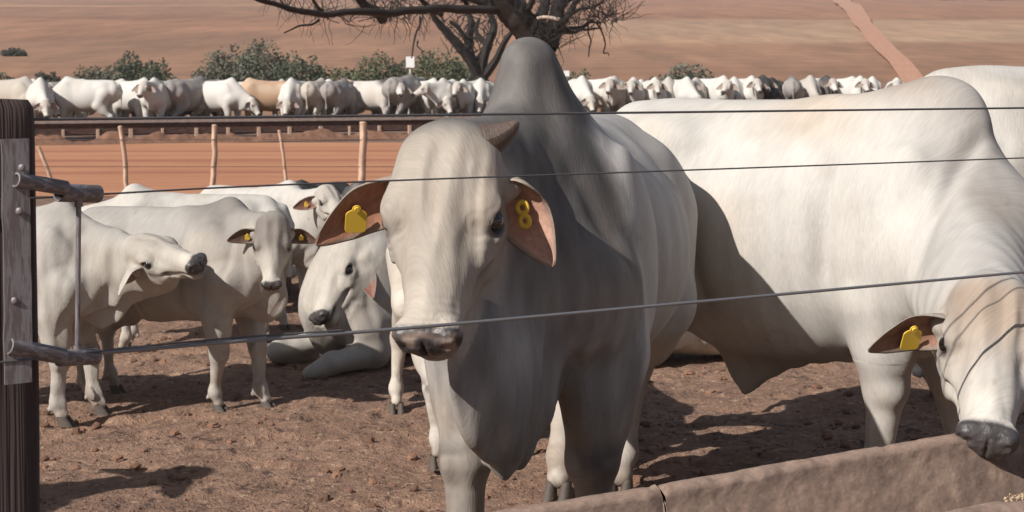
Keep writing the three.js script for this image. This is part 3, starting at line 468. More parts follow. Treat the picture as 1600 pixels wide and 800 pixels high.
// ---------------------------------------------------------------- fence in front: timber post, pipe bracket, wires
{
  const fp = (tau, y, off = 0) => V3(TROUGH_T[0] * tau + TROUGH_N[0] * off, y, -3.655 + TROUGH_T[1] * tau + TROUGH_N[1] * off);
  const t = thing('wire_fence', 'wire fence with dark timber post and bracket of old iron pipes', 'fence');
  const woodTex = dataTex(256, 512, (u, v) => { const g = wrapNoise2(u + 0.02 * wrapNoise(u, v, 4, 61), v, 46, 5, 62), c = wrapNoise2(u, v, 90, 14, 63), st = wrapNoise(u, v, 5, 64); let q = mix3([50, 40, 39], [74, 60, 56], clamp(0.15 + 0.35 * g + 0.35 * c + 0.3 * st)); q = mix3(q, [96, 82, 76], 0.4 * ss(0.6, 0.8, st)); return mix3(q, [26, 20, 20], 0.8 * ss(0.10, 0.04, g * 0.7 + 0.3 * st)); });
  const woodBump = dataTex(256, 512, (u, v) => { const g = wrapNoise2(u + 0.02 * wrapNoise(u, v, 4, 61), v, 46, 5, 62), c = wrapNoise2(u, v, 90, 14, 63); const k = 255 * (0.6 * ss(0.08, 0.4, g) + 0.4 * c); return [k, k, k]; }, false);
  const WOOD = new THREE.MeshStandardMaterial({ map: woodTex, bumpMap: woodBump, bumpScale: 0.004, roughness: 0.88 });
  const rustTex = dataTex(256, 256, (u, v) => { const a = wrapNoise(u, v, 7, 71), b = wrapNoise(u, v, 26, 72), c = wrapNoise(u, v, 80, 73); return mix3(mix3([134, 128, 130], [152, 147, 148], c), mix3([120, 104, 98], [112, 104, 104], b), clamp(0.9 * ss(0.40, 0.66, 0.55 * a + 0.45 * b))); });
  const IRON = new THREE.MeshStandardMaterial({ map: rustTex, bumpMap: rustTex, bumpScale: 0.0002, roughness: 0.58, metalness: 0.4 });
  const WIRE = new THREE.MeshStandardMaterial({ roughness: 0.55, metalness: 0.55 }); WIRE.color.setRGB(0.13, 0.125, 0.13);
  const CABLE = new THREE.MeshStandardMaterial({ roughness: 0.45, metalness: 0.6 }); CABLE.color.setRGB(0.27, 0.265, 0.27);
  const makePost = () => {                                   // squared timber, worn rounded edges, slightly twisted, bevelled top
    const g = new THREE.BoxGeometry(0.24, 1.86, 0.22, 14, 60, 14), p = g.attributes.position;
    for (let i = 0; i < p.count; i++) { let x = p.getX(i), y = p.getY(i), z = p.getZ(i); const ex = Math.abs(x) / 0.12, ez = Math.abs(z) / 0.11, r = Math.min(1, Math.pow(Math.pow(ex, 9) + Math.pow(ez, 9), 1 / 9)); if (r > 0) { const k = Math.max(ex, ez) / Math.pow(Math.pow(ex, 9) + Math.pow(ez, 9), 1 / 9) || 1; x *= k; z *= k; }
      const top = ss(0.89, 0.93, y); x *= 1 - 0.07 * top; z *= 1 - 0.07 * top; y -= 0.012 * top * (x * 4 + 1) ; const n = 0.004 * noise3(x * 30, y * 3, z * 30) + 0.004 * noise3(x * 6, y * 1.6, z * 6 + 3); x += n; z += n; p.setXYZ(i, x, y, z); }
    g.computeVertexNormals(); return g;
  };
  const tauP = -1.262;                                        // the post beside the lens
  const place = (m, c, lean = 0) => { m.position.copy(c); m.rotation.y = Math.atan2(-TROUGH_T[1], TROUGH_T[0]); m.rotation.z = lean; return m; };
  const pg = makePost();
  place(part('post', pg, WOOD, t), fp(tauP, 0.65, 0), 0.014);
  place(part('post', pg, WOOD, t), fp(4.2, 0.65, 0), 0);
  // bracket
  const A = (px, py, d) => at(px, py, d), tubeB = (a, b, r, seg = 16) => { const c = new THREE.CylinderGeometry(r, r, a.distanceTo(b), seg, 6, true); c.applyMatrix4(new THREE.Matrix4().makeRotationFromQuaternion(new THREE.Quaternion().setFromUnitVectors(V3(0, 1, 0), b.clone().sub(a).normalize()))); const m = a.clone().add(b).multiplyScalar(0.5); c.translate(m.x, m.y, m.z); return c; };
  const pipe = (a, b, r, wall = 0.004) => {                  // an open pipe with a wall
    const L = a.distanceTo(b), g = new THREE.LatheGeometry([[r - wall, 0], [r - 0.001, 0], [r, 0.001], [r, L * 0.33], [r * 1.01, L * 0.5], [r, L * 0.66], [r, L - 0.001], [r - 0.001, L], [r - wall, L], [r - wall, 0]].map(([x, y]) => new THREE.Vector2(x, y)), 24);
    g.applyMatrix4(new THREE.Matrix4().makeRotationFromQuaternion(new THREE.Quaternion().setFromUnitVectors(V3(0, 1, 0), b.clone().sub(a).normalize()))); g.translate(a.x, a.y, a.z); return g;
  };
  const pc = fp(tauP, 0, 0), pw = 2.955;
  const plateG = new THREE.BoxGeometry(0.052, 0.475, 0.008, 6, 30, 1); { const p = plateG.attributes.position; for (let i = 0; i < p.count; i++) p.setX(i, p.getX(i) + 0.0012 * noise3(p.getX(i) * 40, p.getY(i) * 20, 2)); plateG.computeVertexNormals(); }
  const plate = part('metal_plate', plateG, IRON, t); const pcen = A(26, 408, pw - 0.045); plate.position.copy(pcen); plate.rotation.y = Math.atan2(-TROUGH_T[1], TROUGH_T[0]); plate.rotation.z = 0.014;
  for (const [px, py] of [[34, 262], [30, 330], [22, 470], [16, 566]]) { const b = part('bolt', new THREE.SphereGeometry(0.0075, 12, 8), IRON, t); b.position.copy(A(px, py, pw - 0.051)); b.scale.set(1, 1, 0.6); }
  part('pipe', pipe(A(24, 281, 2.90), A(103, 294, 2.99), 0.0150), IRON, t);
  part('pipe', pipe(A(92, 301, 2.99), A(153, 303, 3.08), 0.0185), IRON, t);
  part('pipe', pipe(A(14, 541, 2.90), A(100, 557, 2.98), 0.0165), IRON, t);
  part('pipe', pipe(A(92, 560, 2.98), A(151, 557, 3.07), 0.0165), IRON, t);
  part('rod', tubeB(A(123, 310, 3.03), A(121, 556, 3.03), 0.0052), IRON, t);
  for (const [px, py] of [[123, 316], [121, 545]]) { const c = part('collar', tubeB(A(px, py - 6, 3.03), A(px, py + 7, 3.03), 0.0085), IRON, t); c.userData.label = 'collar clamping the rod'; }
  // wires, sagging a little
  const wire = (pts, r, mat) => { const c = new THREE.CatmullRomCurve3(pts); return part('wire', new THREE.TubeGeometry(c, 60, r, 8), mat, t); };
  const run = (a, y0, y1, sag, n = 9) => Array.from({ length: n }, (_, i) => { const s = i / (n - 1); return fp(mix(a, 4.2, s), mix(y0, y1, s) - sag * Math.sin(Math.PI * s)); });
  wire(run(-1.2, 1.523, 1.522, 0.002), 0.0030, WIRE);
  wire([fp(-2.6, 1.369, 0.13), fp(-1.30, 1.369, 0.125), fp(-0.75, 1.370, 0.02), ...run(-0.2, 1.370, 1.372, 0.003)], 0.0021, WIRE);
  wire([A(120, 551, 3.03), A(160, 551, 3.10), fp(-0.75, 1.029), ...run(-0.3, 1.023, 1.021, 0.003)], 0.0042, CABLE);
  wire([A(0, 566, 2.89), A(60, 560, 2.93), A(150, 549, 3.05), fp(-0.72, 1.035, -0.01), fp(-0.45, 1.032, 0)], 0.0022, WIRE);
}
// ---------------------------------------------------------------- concrete feed trough
{
  const t = thing('feed_trough', 'long weathered concrete feed trough below the front fence wires', 'feed trough');
  const pr = [[-0.06, 0], [-0.06, 0.2], [-0.055, 0.40], [-0.045, 0.52], [-0.038, 0.545], [-0.022, 0.553], [0.0, 0.552], [0.014, 0.543], [0.022, 0.50], [0.07, 0.38], [0.11, 0.28], [0.16, 0.225], [0.28, 0.205], [0.40, 0.225], [0.46, 0.28], [0.52, 0.40], [0.556, 0.505], [0.570, 0.535], [0.60, 0.548], [0.645, 0.548], [0.672, 0.53], [0.68, 0.50], [0.68, 0.3], [0.68, 0]];
  for (const q of pr) if (q[0] > 0.05) q[0] *= 0.88;
  const prof = []; for (let i = 0; i + 1 < pr.length; i++) { const n = Math.max(1, Math.round(Math.hypot(pr[i + 1][0] - pr[i][0], pr[i + 1][1] - pr[i][1]) / 0.012)); for (let k = 0; k < n; k++) prof.push([mix(pr[i][0], pr[i + 1][0], k / n), mix(pr[i][1], pr[i + 1][1], k / n)]); } prof.push(pr[pr.length - 1]);
  const con = dataTex(1024, 512, (u, v) => { const a = wrapNoise(u, v, 6, 81), b = wrapNoise(u, v, 28, 82), c = wrapNoise(u, v, 120, 83), s = wrapNoise2(u, v, 60, 6, 84), e = wrapNoise(u, v, 300, 85); let q = mix3([102, 84, 75], [168, 142, 124], clamp(-0.1 + 0.45 * a + 0.35 * b + 0.25 * c + 0.25 * s)); q = mix3(q, [84, 66, 60], 0.7 * ss(0.62, 0.8, 0.5 * a + 0.3 * b + 0.2 * s)); q = mix3(q, [178, 154, 132], 0.5 * ss(0.66, 0.8, 0.4 * s + 0.6 * b)); const k = 0.94 + 0.12 * e; return [q[0] * k, q[1] * k, q[2] * k]; });
  const conB = dataTex(512, 512, (u, v) => { const k = 255 * (0.35 * wrapNoise(u, v, 20, 82) + 0.35 * wrapNoise(u, v, 90, 86) + 0.3 * wrapNoise(u, v, 220, 87)); return [k, k, k]; }, false);
  const CON = new THREE.MeshStandardMaterial({ map: con, bumpMap: conB, bumpScale: 0.0022, roughness: 0.93 });
  const secs = [[-1.85, 0.449], [0.452, 2.60], [2.61, 4.7]];
  secs.forEach(([t0, t1], si) => {
    const NL = Math.round((t1 - t0) / 0.014), pos = [], uv = [], idx = [], np = prof.length;
    for (let i = 0; i <= NL; i++) { const tau = mix(t0, t1, i / NL), end = Math.min(tau - t0, t1 - tau); let acc = 0;
      for (let j = 0; j < np; j++) {
        let [o, y] = prof[j]; if (j) acc += Math.hypot(prof[j][0] - prof[j - 1][0], prof[j][1] - prof[j - 1][1]);
        const rim = ss(0.44, 0.55, y), chip = ss(0.25, 0.65, noise3(tau * 5 + si * 7, o * 8, 3) * 0.7 + noise3(tau * 16, o * 20, 5) * 0.5) * rim;
        y -= 0.011 * chip + rim * ss(0.05, 0, end) * (0.014 + 0.02 * noise3(tau * 40, o * 30, si)) + rim * 0.003 * noise3(tau * 2.2 + si * 3, 1, 1) + 0.004 * (si === 0 ? 1 : 0) * rim;
        const n = 0.0018 * noise3(tau * 12, o * 12, y * 12 + si) + 0.0016 * noise3(tau * 45, o * 45, y * 45); o += n + (si === 0 ? -0.008 : si === 2 ? 0.006 : 0); y += n * (y > 0.02 ? 1 : 0);
        pos.push(TROUGH_T[0] * tau + TROUGH_N[0] * o, y, -3.655 + TROUGH_T[1] * tau + TROUGH_N[1] * o); uv.push(tau * 0.5 + si * 0.37, acc * 0.7);
      } }
    for (let i = 0; i < NL; i++) for (let j = 0; j + 1 < np; j++) { const a = i * np + j; idx.push(a, a + 1, a + np, a + 1, a + np + 1, a + np); }
    const g = new THREE.BufferGeometry(); g.setAttribute('position', new THREE.Float32BufferAttribute(pos, 3)); g.setAttribute('uv', new THREE.Float32BufferAttribute(uv, 2)); g.setIndex(idx); g.computeVertexNormals();
    const caps = [];                                          // the ends of the section: its cut faces
    const gm = g; const shp = new THREE.Shape(prof.map(([o, y]) => new THREE.Vector2(o, y)));
    const cs = new THREE.ShapeGeometry(shp); for (const tau of [t0 + 0.002, t1 - 0.002]) { const q = cs.clone(), p = q.attributes.position; for (let i = 0; i < p.count; i++) { const o = p.getX(i), y = p.getY(i) * 0.94; p.setXYZ(i, TROUGH_T[0] * tau + TROUGH_N[0] * o, y, -3.655 + TROUGH_T[1] * tau + TROUGH_N[1] * o); } q.computeVertexNormals(); caps.push(q); }
    part('trough_section', mergeGeometries([gm, ...caps]), CON, t);
  });
  // feed left in the trough and crumbled along its near rim
  const r = rng(77), fg = new THREE.TetrahedronGeometry(1, 0); const N = 7000, im = new THREE.InstancedMesh(fg, new THREE.MeshStandardMaterial({ roughness: 0.95 }), N), M = new THREE.Matrix4(), Q = new THREE.Quaternion(), c = new THREE.Color();
  for (let i = 0; i < N; i++) { const rimP = r() < 0.42, tau = rimP ? 1.15 + 2.2 * r() : -1 + 4.5 * r(); let o, y; if (rimP) { o = 0.49 + 0.09 * r(); y = 0.548 - (o < 0.515 ? (0.515 - o) * 1.0 : 0) + 0.004 * r() * r() * 3; } else { o = 0.14 + 0.24 * r(); y = 0.222 + 0.03 * r(); }
    const s = 0.002 + 0.005 * r() * r(); Q.setFromEuler(new THREE.Euler(r() * 6, r() * 6, r() * 6)); M.compose(V3(TROUGH_T[0] * tau + TROUGH_N[0] * o, y, -3.655 + TROUGH_T[1] * tau + TROUGH_N[1] * o), Q, V3(s * 1.6, s * 0.7, s)); im.setMatrixAt(i, M); const k = 0.7 + 0.6 * r(); c.setRGB(0.42 * k, 0.30 * k, 0.19 * k); im.setColorAt(i, c); }
  im.name = 'feed_crumbs'; im.castShadow = im.receiveShadow = true; scene.add(im); tag(im, 'tan crumbs of feed left in the concrete trough and along its near rim', 'feed', null, 'stuff');
}
// ---------------------------------------------------------------- fence at the back of the pen, feed bunk beyond the lane
{
  const t = thing('stake_fence', 'row of thin leaning wooden stakes along the red lane', 'fence'); const W1 = new THREE.MeshStandardMaterial({ roughness: 0.9, map: dataTex(64, 128, (u, v) => mix3([170, 136, 114], [214, 180, 154], clamp(wrapNoise2(u, v, 16, 6, 91)))) });
  for (const [x0, y0, x1, w, hgt] of [[60, 230, 80, 9, 0], [188, 198, 194, 11, 0], [335, 196, 331, 13, 0], [436, 204, 444, 8, 0], [567, 192, 565, 17, 0], [690, 200, 692, 11, 0], [1010, 200, 1006, 11, 0], [1180, 198, 1184, 10, 0], [1330, 200, 1326, 11, 0], [1490, 197, 1494, 11, 0]]) {
    const d = 19.5, a = at(x0, y0, d), b = V3((x1 + (x1 - x0) * 0.8 - 800) / F * d, -0.1, -d), r = w / 2.9 / F * d, pts = [a, a.clone().lerp(b, 0.4).add(V3(0.02, 0, 0)), b], g = new THREE.TubeGeometry(new THREE.CatmullRomCurve3(pts), 14, r, 9), ps = g.attributes.position;
    for (let i = 0; i < ps.count; i++) { const y = ps.getY(i); ps.setX(i, ps.getX(i) + r * 0.3 * noise3(x0, y * 6, 1)); }
    const cap = new THREE.SphereGeometry(r, 9, 5); cap.scale(1, 0.4, 1); cap.translate(a.x, a.y, a.z); g.computeVertexNormals(); part('post', mergeGeometries([g.toNonIndexed(), cap.toNonIndexed()]), W1, t);
  }
  const wm = std([0.10, 0.07, 0.06], 0.7, { metalness: 0.3 });
  for (const h of [0.5, 0.85]) { const c = new THREE.CylinderGeometry(0.004, 0.004, 22, 6); c.rotateZ(Math.PI / 2); c.translate(1, h, -19.46); part('wire', c, wm, t); }
}
const BUNK = (px) => { const u = (px - 50) / 685; return 1 / mix(1 / 38.5, 1 / 43.4, u); };   // distance of the far feed bunk along the picture
{
  const t = thing('far_feed_bunk', 'long dark timber feed bunk on short pale posts beyond the lane', 'feed bunk');
  const tm = (a, b) => new THREE.MeshStandardMaterial({ roughness: 0.9, map: dataTex(256, 64, (u, v) => mix3(a, b, clamp(wrapNoise2(u, v, 60, 8, 95)))) });
  const SIDE = tm([62, 42, 38], [96, 66, 56]), RAIL = tm([130, 116, 110], [178, 162, 152]), POST = tm([170, 140, 120], [206, 178, 156]);
  const d0 = BUNK(20), d1 = BUNK(1700), A = at(20, 0, d0), Bq = at(1700, 0, d1), dir = Bq.clone().sub(A).setY(0), len = dir.length(); dir.normalize(); const rot = Math.atan2(-dir.z, dir.x), nrm = V3(-dir.z, 0, dir.x); if (nrm.z < 0) nrm.negate();
  const P = (s, y, off) => A.clone().setY(0).addScaledVector(dir, s).addScaledVector(nrm, off).setY(y);
  const box = (s0, s1, y0, y1, o0, o1) => { const g = new THREE.BoxGeometry(s1 - s0, y1 - y0, Math.abs(o1 - o0), 1, 1, 1); g.rotateY(rot); const c = P((s0 + s1) / 2, (y0 + y1) / 2, (o0 + o1) / 2); g.translate(c.x, c.y, c.z); return g; };
  for (let s = 0; s < len - 0.1; s += 3.6) { const e = Math.min(len, s + 3.59); part('side_board', box(s, e, 0.26, 0.52, 0, 0.04), SIDE, t); part('side_board', box(s, e, 0.24, 0.60, -0.66, -0.62), SIDE, t); part('top_rail', box(s, e, 0.523, 0.60, -0.02, 0.10), RAIL, t); part('bunk_floor', box(s, e, 0.20, 0.24, -0.61, -0.003), SIDE, t); }
  let k = 0; for (let s = 0.3; s < len; s += 0.885 + 0.05 * noise3(s, 3, 3)) { k++; part('post', box(s, s + 0.07 + 0.03 * noise3(s * 3, 1, 2), -0.05, 0.37, 0.043, 0.13), POST, t); }
  // spilled feed and raked earth along its foot
  const g = new THREE.PlaneGeometry(len, 1.7, 500, 14); g.rotateX(-Math.PI / 2); const p = g.attributes.position; for (let i = 0; i < p.count; i++) { const x = p.getX(i), z = p.getZ(i); p.setY(i, 0.30 * Math.exp(-Math.pow((z - 0.1) / 0.4, 2)) * (0.55 + 0.5 * noise3(x * 1.4, 1, z * 2) + 0.35 * noise3(x * 4, 2, z * 5)) - 0.01); } g.rotateY(rot); const c = P(len / 2, 0.02, 0.35); g.translate(c.x, c.y, c.z); g.computeVertexNormals();
  const uv = g.attributes.uv; for (let i = 0; i < uv.count; i++) uv.setXY(i, uv.getX(i) * 40, uv.getY(i) * 1.0);
  const m = new THREE.MeshStandardMaterial({ map: dirtTex, roughness: 1, bumpMap: dirtBump, bumpScale: 0.03 }); m.color.setRGB(1.05, 0.9, 0.82); const o = part('dirt_bank', g, m, scene); tag(o, 'low bank of raked earth and spilled feed along the far feed bunk', 'earth bank', null, 'structure');
}
// ---------------------------------------------------------------- bushes and bare trees
const LEAF_MATS = [[0.098, 0.112, 0.058], [0.074, 0.092, 0.056], [0.112, 0.118, 0.082], [0.062, 0.070, 0.056]].map((c) => std(c, 0.85, { side: THREE.DoubleSide, vertexColors: true }));
const BARK = std([0.036, 0.027, 0.024], 0.95, { map: dataTex(64, 256, (u, v) => { const k = 150 + 105 * wrapNoise2(u, v, 14, 20, 101); return [k, k, k]; }) });
function tube(pts, rs, seg = 8, per = 5) {
  const c = new THREE.CatmullRomCurve3(pts), n = (pts.length - 1) * per, g = new THREE.TubeGeometry(c, n, 1, seg), p = g.attributes.position;
  for (let i = 0; i <= n; i++) { const q = c.getPointAt(i / n), f = i / n * (rs.length - 1), a = Math.min(rs.length - 2, Math.floor(f)), r = mix(rs[a], rs[a + 1], f - a); for (let j = 0; j <= seg; j++) { const k = i * (seg + 1) + j, w = r * (1 + 0.16 * noise3(i * 0.9, j * 2.1, rs[0] * 50)); p.setXYZ(k, q.x + (p.getX(k) - q.x) * w, q.y + (p.getY(k) - q.y) * w, q.z + (p.getZ(k) - q.z) * w); } }
  g.computeVertexNormals(); return g;
}
function bush(label, px, base, d, wPx0, hPx0, mat, seed, group, leafN = 1700, y0 = null) {
  const wPx = d < 90 ? wPx0 * 1.38 : wPx0, hPx = d < 90 ? hPx0 + 7 : hPx0;
  const s = F / d, x = (px - 800) / F * d, w = wPx / s, gy = y0 ?? (d > 66 ? hillAt(x, d) : 0), h = EYE - (base - hPx - HOR) / F * d - gy, r = rng(seed), t = thing('bush', label, 'bush', [x, gy - 0.05, -d], 0, group);
  const pos = [], nor = [], col = [], nB = Math.max(5, Math.round(wPx / 9)), blobs = []; for (let i = 0; i < nB; i++) { const u = (i + 0.5) / nB * 2 - 1 + 0.3 * (r() - 0.5), hh = h * (0.68 + 0.32 * r()) * (1 - 0.35 * u * u); blobs.push([u * w * 0.42, hh * 0.60, (r() - 0.5) * w * 0.35, w * (0.16 + 0.12 * r()), hh * 0.45]); if (r() < 0.7) blobs.push([u * w * 0.42, hh * 0.28, (r() - 0.5) * w * 0.3, w * (0.16 + 0.1 * r()), hh * 0.34]); }
  for (let i = 0; i < leafN * 3; i++) { const b = blobs[Math.floor(r() * blobs.length)], th = r() * 6.283, cz = r() * 2 - 1, q = Math.sqrt(1 - cz * cz), rr = 0.55 + 0.5 * Math.sqrt(r()); const c = V3(b[0] + b[3] * q * Math.cos(th) * rr, Math.max(0.05, b[1] + b[4] * cz * rr), b[2] + b[3] * q * Math.sin(th) * rr);
    const a = V3(r() - 0.5, r() - 0.5, r() - 0.5).normalize(), b2 = V3(r() - 0.5, r() - 0.5, r() - 0.5).cross(a).normalize(), sz = (0.045 + 0.06 * r()) * Math.max(1, w / 3.5), k = 0.75 + 0.5 * r(), n = new THREE.Vector3().crossVectors(a, b2);
    for (const [u, v] of [[-1, -0.5], [1, -0.3], [0.1, 1.1]]) { pos.push(c.x + (a.x * u + b2.x * v) * sz, c.y + (a.y * u + b2.y * v) * sz, c.z + (a.z * u + b2.z * v) * sz); nor.push(n.x, n.y, n.z); col.push(k, k, k * (0.9 + 0.2 * r())); } }
  const g = new THREE.BufferGeometry(); g.setAttribute('position', new THREE.Float32BufferAttribute(pos, 3)); g.setAttribute('normal', new THREE.Float32BufferAttribute(nor, 3)); g.setAttribute('color', new THREE.Float32BufferAttribute(col, 3)); part('foliage', g, mat, t);
  const st = []; for (let i = 0; i < 6; i++) { const b = blobs[i % blobs.length]; st.push(tube([V3(b[0] * 0.3, 0, b[2] * 0.3), V3(b[0] * 0.7, b[1] * 0.5, b[2] * 0.7), V3(b[0], b[1], b[2])], [0.05 * h, 0.012 * h], 5, 3)); } part('stem', mergeGeometries(st), BARK, t); return t;
}
{
  const M = LEAF_MATS;
  bush('small dark shrub standing alone on the slope at the far left edge', 20, 92, 118, 34, 20, M[3], 11, null, 500);
  bush('low green bush behind the first cow at the left edge', 12, 126, 76, 44, 20, M[1], 12, null, 900);
  bush('small round dark bush left of the broad green bush', 74, 126, 78, 34, 22, M[3], 13, null, 900);
  bush('grey green bush at the left end of the middle thicket', 148, 126, 80, 46, 30, M[2], 14, null, 1200);
  bush('broad green bush with a tall rounded top, left of the big grey bush', 198, 126, 82, 74, 46, M[1], 15, null, 2000);
  bush('dark green bush right beside the broad rounded bush', 244, 126, 80, 52, 30, M[1], 16, null, 1300);
  bush('big grey green bush, largest of the bushes above the herd', 362, 126, 79, 84, 54, M[2], 17, null, 2400);
  bush('big loose bush joined to the right of the largest bush', 408, 126, 82, 64, 60, M[2], 18, null, 2000);
  bush('dense dark green bush right of the biggest grey bush', 466, 126, 79, 56, 46, M[1], 19, null, 1800);
  bush('low bright green bush between two darker bushes', 524, 126, 80, 60, 30, M[0], 20, null, 1500);
  bush('low green bush with a peaked top left of the white board', 590, 126, 78, 60, 40, M[0], 21, null, 1700);
  bush('dark low bush directly behind the white board', 626, 126, 82, 40, 30, M[1], 22, null, 1100);
  bush('yellow green bush between the white board and the bare tree', 684, 126, 80, 74, 46, M[0], 23, null, 2000);
  bush('grey green bush at the foot of the twin bare stems', 730, 126, 82, 44, 34, M[2], 24, null, 1200);
  bush('flat olive bush alone above the right hand herd', 1074, 126, 80, 84, 24, M[2], 25, null, 1800);
  bush('low olive scrub just right of the grey hump', 905, 126, 80, 44, 12, M[0], 26, null, 700);
  for (let i = 0; i < 12; i++) bush('dark green tree of the line along the top right edge of the hill', 1484 + i * 22, 4, 455 + 6 * (i % 3), 30, 16 + 4 * (i % 4), M[3], 40 + i, 'dark trees along the hill edge', 420);
}
{ // the bare tree behind the hump
  const D = 30, t = thing('bare_tree', 'dark leafless tree with long level branch behind the grey hump', 'tree'), Q = (px, py, dz = 0) => at(px, py, D).add(V3(0, 0, dz)), k = D / F / 2;
  const r = rng(321);
  part('trunk', tube([V3((852 - 800) / F * D, -0.1, -D), Q(852, 150), Q(845, 90), Q(838, 48)], [27 * k * 2 * 0.5, 25 * k, 24 * k, 25 * k].map((q) => q * 1.5), 12), BARK, t);
  const limbs = [
    [[[842, 62], [812, 34], [786, 6], [758, -30], [720, -90]], [46, 44, 40, 36, 26], 0.2],
    [[[858, 75], [868, 40], [874, 8], [894, -26], [930, -80]], [26, 23, 20, 18, 12], -0.3],
    [[[850, 60], [846, 30], [852, 0], [848, -50]], [20, 18, 16, 12], -0.5],
    [[[806, 24], [770, 17], [720, 18], [668, 22], [625, 29], [592, 31], [545, 36], [505, 30], [468, 18], [440, 8], [424, -10]], [17, 16, 15, 14, 14, 13, 11, 10, 8, 7, 5], 0.6],
    [[[598, 30], [578, 12], [560, -12], [548, -50]], [16, 14, 13, 10], 0.5],
    [[[512, 28], [500, 10], [494, -16]], [6, 5, 4], 0.7],
    [[[500, 32], [476, 44], [462, 54]], [4, 3, 2], 0.7],
    [[[866, 52], [890, 42], [915, 38], [932, 28], [944, 26], [952, 34]], [8, 7, 6, 5, 4, 2], -0.6],
    [[[872, 40], [905, 12], [934, 4], [960, -14]], [7, 5, 4, 3], -0.6],
    [[[918, 38], [926, 62], [924, 86]], [3, 2.4, 1.6], -0.6],
    [[[934, 36], [946, 56], [950, 80], [962, 84]], [3, 2.4, 2, 1.4], -0.6],
    [[[657, 26], [652, 54], [650, 92]], [3.6, 3, 2], 0.6], [[[652, 66], [660, 76], [668, 82]], [2.6, 2, 1.4], 0.6],
    [[[812, 40], [826, 10], [842, -14]], [10, 9, 7], 0.4], [[[790, 14], [740, 2], [690, -14]], [13, 11, 9], 0.3], [[[860, 66], [886, 30], [900, 2], [922, -22]], [13, 11, 9, 7], -0.2], [[[846, 52], [826, 20], [812, -12]], [15, 13, 11], -0.4], [[[690, 22], [664, 6], [640, -14]], [8, 7, 5], 0.6], [[[742, 18], [726, 4], [716, -16]], [7, 6, 5], 0.2], [[[870, 52], [900, 50], [922, 44], [948, 40]], [6, 5, 4, 2], -0.5],
  ];
  for (const [pts, w, dz] of limbs) { const kk = []; pts.forEach(([x, y], i) => { kk.push(Q(x + 3 * (r() - 0.5), y + 4 * (r() - 0.5), dz * i)); if (i + 1 < pts.length) kk.push(Q((x + pts[i + 1][0]) / 2 + 5 * (r() - 0.5), (y + pts[i + 1][1]) / 2 + 5 * (r() - 0.5), dz * (i + 0.5))); }); part('branch', tube(kk, w.map((q, i) => q * k * (pts.length > 8 ? 0.85 : 1.05)), 9), BARK, t); }
  const tw = []; const main = limbs[3][0].concat(limbs[0][0].slice(0, 4), limbs[1][0].slice(0, 3), limbs[7][0], limbs[8][0], [[690, 10], [650, 8], [610, 14], [720, 4], [760, 6], [580, 8]]);
  for (let i = 0; i < 620; i++) { const b = main[Math.floor(r() * main.length)]; let p = [b[0] + (r() - 0.5) * 40, b[1] + (r() - 0.5) * 5 - 1], z = (r() - 0.5) * 2, ang = -Math.PI / 2 + (r() - 0.5) * 2.6 + (r() < 0.25 ? Math.PI : 0); const pts = [Q(p[0], p[1], z)]; for (let s = 0; s < 4; s++) { const L = (ang > 0 ? 6 : 10) + 8 * r(); p = [p[0] + Math.cos(ang) * L, p[1] + Math.sin(ang) * L]; z += (r() - 0.5) * 0.3; ang += (r() - 0.5) * 1.1; pts.push(Q(p[0], p[1], z)); } tw.push(tube(pts, [(0.8 + 1.7 * r() * r()) * k, 0.45 * k], 4, 2)); }
  const tg = part('twigs', mergeGeometries(tw), BARK, t); tg.userData.kind = 'stuff';
  const st = part('broken_branch', tube([Q(840, 30, 0.5), Q(852, 29, 0.7), Q(872, 33, 0.8)], [6 * k, 5 * k, 6 * k], 7), std([0.42, 0.34, 0.28], 0.9), t); st.userData.label = 'pale broken stub of a branch';
}
{ // the second, farther bare tree
  const D = 60, t = thing('bare_tree', 'clump of dark bare twisted stems left of the grey hump', 'tree'), Q = (px, py, dz = 0) => at(px, py, D).add(V3(0, 0, dz)), k = D / F / 1.6, r = rng(55);
  part('trunk', tube([V3((752 - 800) / F * D, -0.1, -D), Q(752, 150), Q(750, 118)], [22 * k, 20 * k, 18 * k], 9), BARK, t);
  for (const [pts, w, dz] of [[[[750, 122], [738, 100], [718, 72], [700, 52], [684, 34], [676, 20]], [14, 13, 13, 11, 9, 6], 0.3], [[[746, 118], [736, 92], [732, 62], [736, 34], [728, 16]], [15, 13, 12, 10, 7], -0.2], [[[752, 120], [756, 92], [764, 66], [772, 42], [764, 18]], [14, 12, 12, 10, 7], 0.1], [[[758, 118], [776, 92], [790, 64], [806, 44]], [12, 10, 8, 5], 0.4], [[[734, 72], [718, 46], [704, 34]], [8, 6, 4], 0.2], [[[762, 72], [744, 50], [748, 28]], [8, 6, 4], -0.3], [[[738, 100], [752, 84], [764, 66]], [7, 6, 5], 0]])
    part('branch', tube(pts.map(([x, y], i) => Q(x, y, dz * i)), w.map((q) => q * k), 7), BARK, t);
  const tw = []; for (let i = 0; i < 60; i++) { let p = [690 + 100 * r(), 30 + 60 * r()], z = (r() - 0.5) * 2, ang = -Math.PI / 2 + (r() - 0.5) * 2.4; const pts = [Q(p[0], p[1], z)]; for (let s = 0; s < 3; s++) { const L = 6 + 8 * r(); p = [p[0] + Math.cos(ang) * L, p[1] + Math.sin(ang) * L]; ang += (r() - 0.5); pts.push(Q(p[0], p[1], z)); } tw.push(tube(pts, [1.6 * k, 0.6 * k], 4, 2)); }
  const tg = part('twigs', mergeGeometries(tw), BARK, t); tg.userData.kind = 'stuff';
}
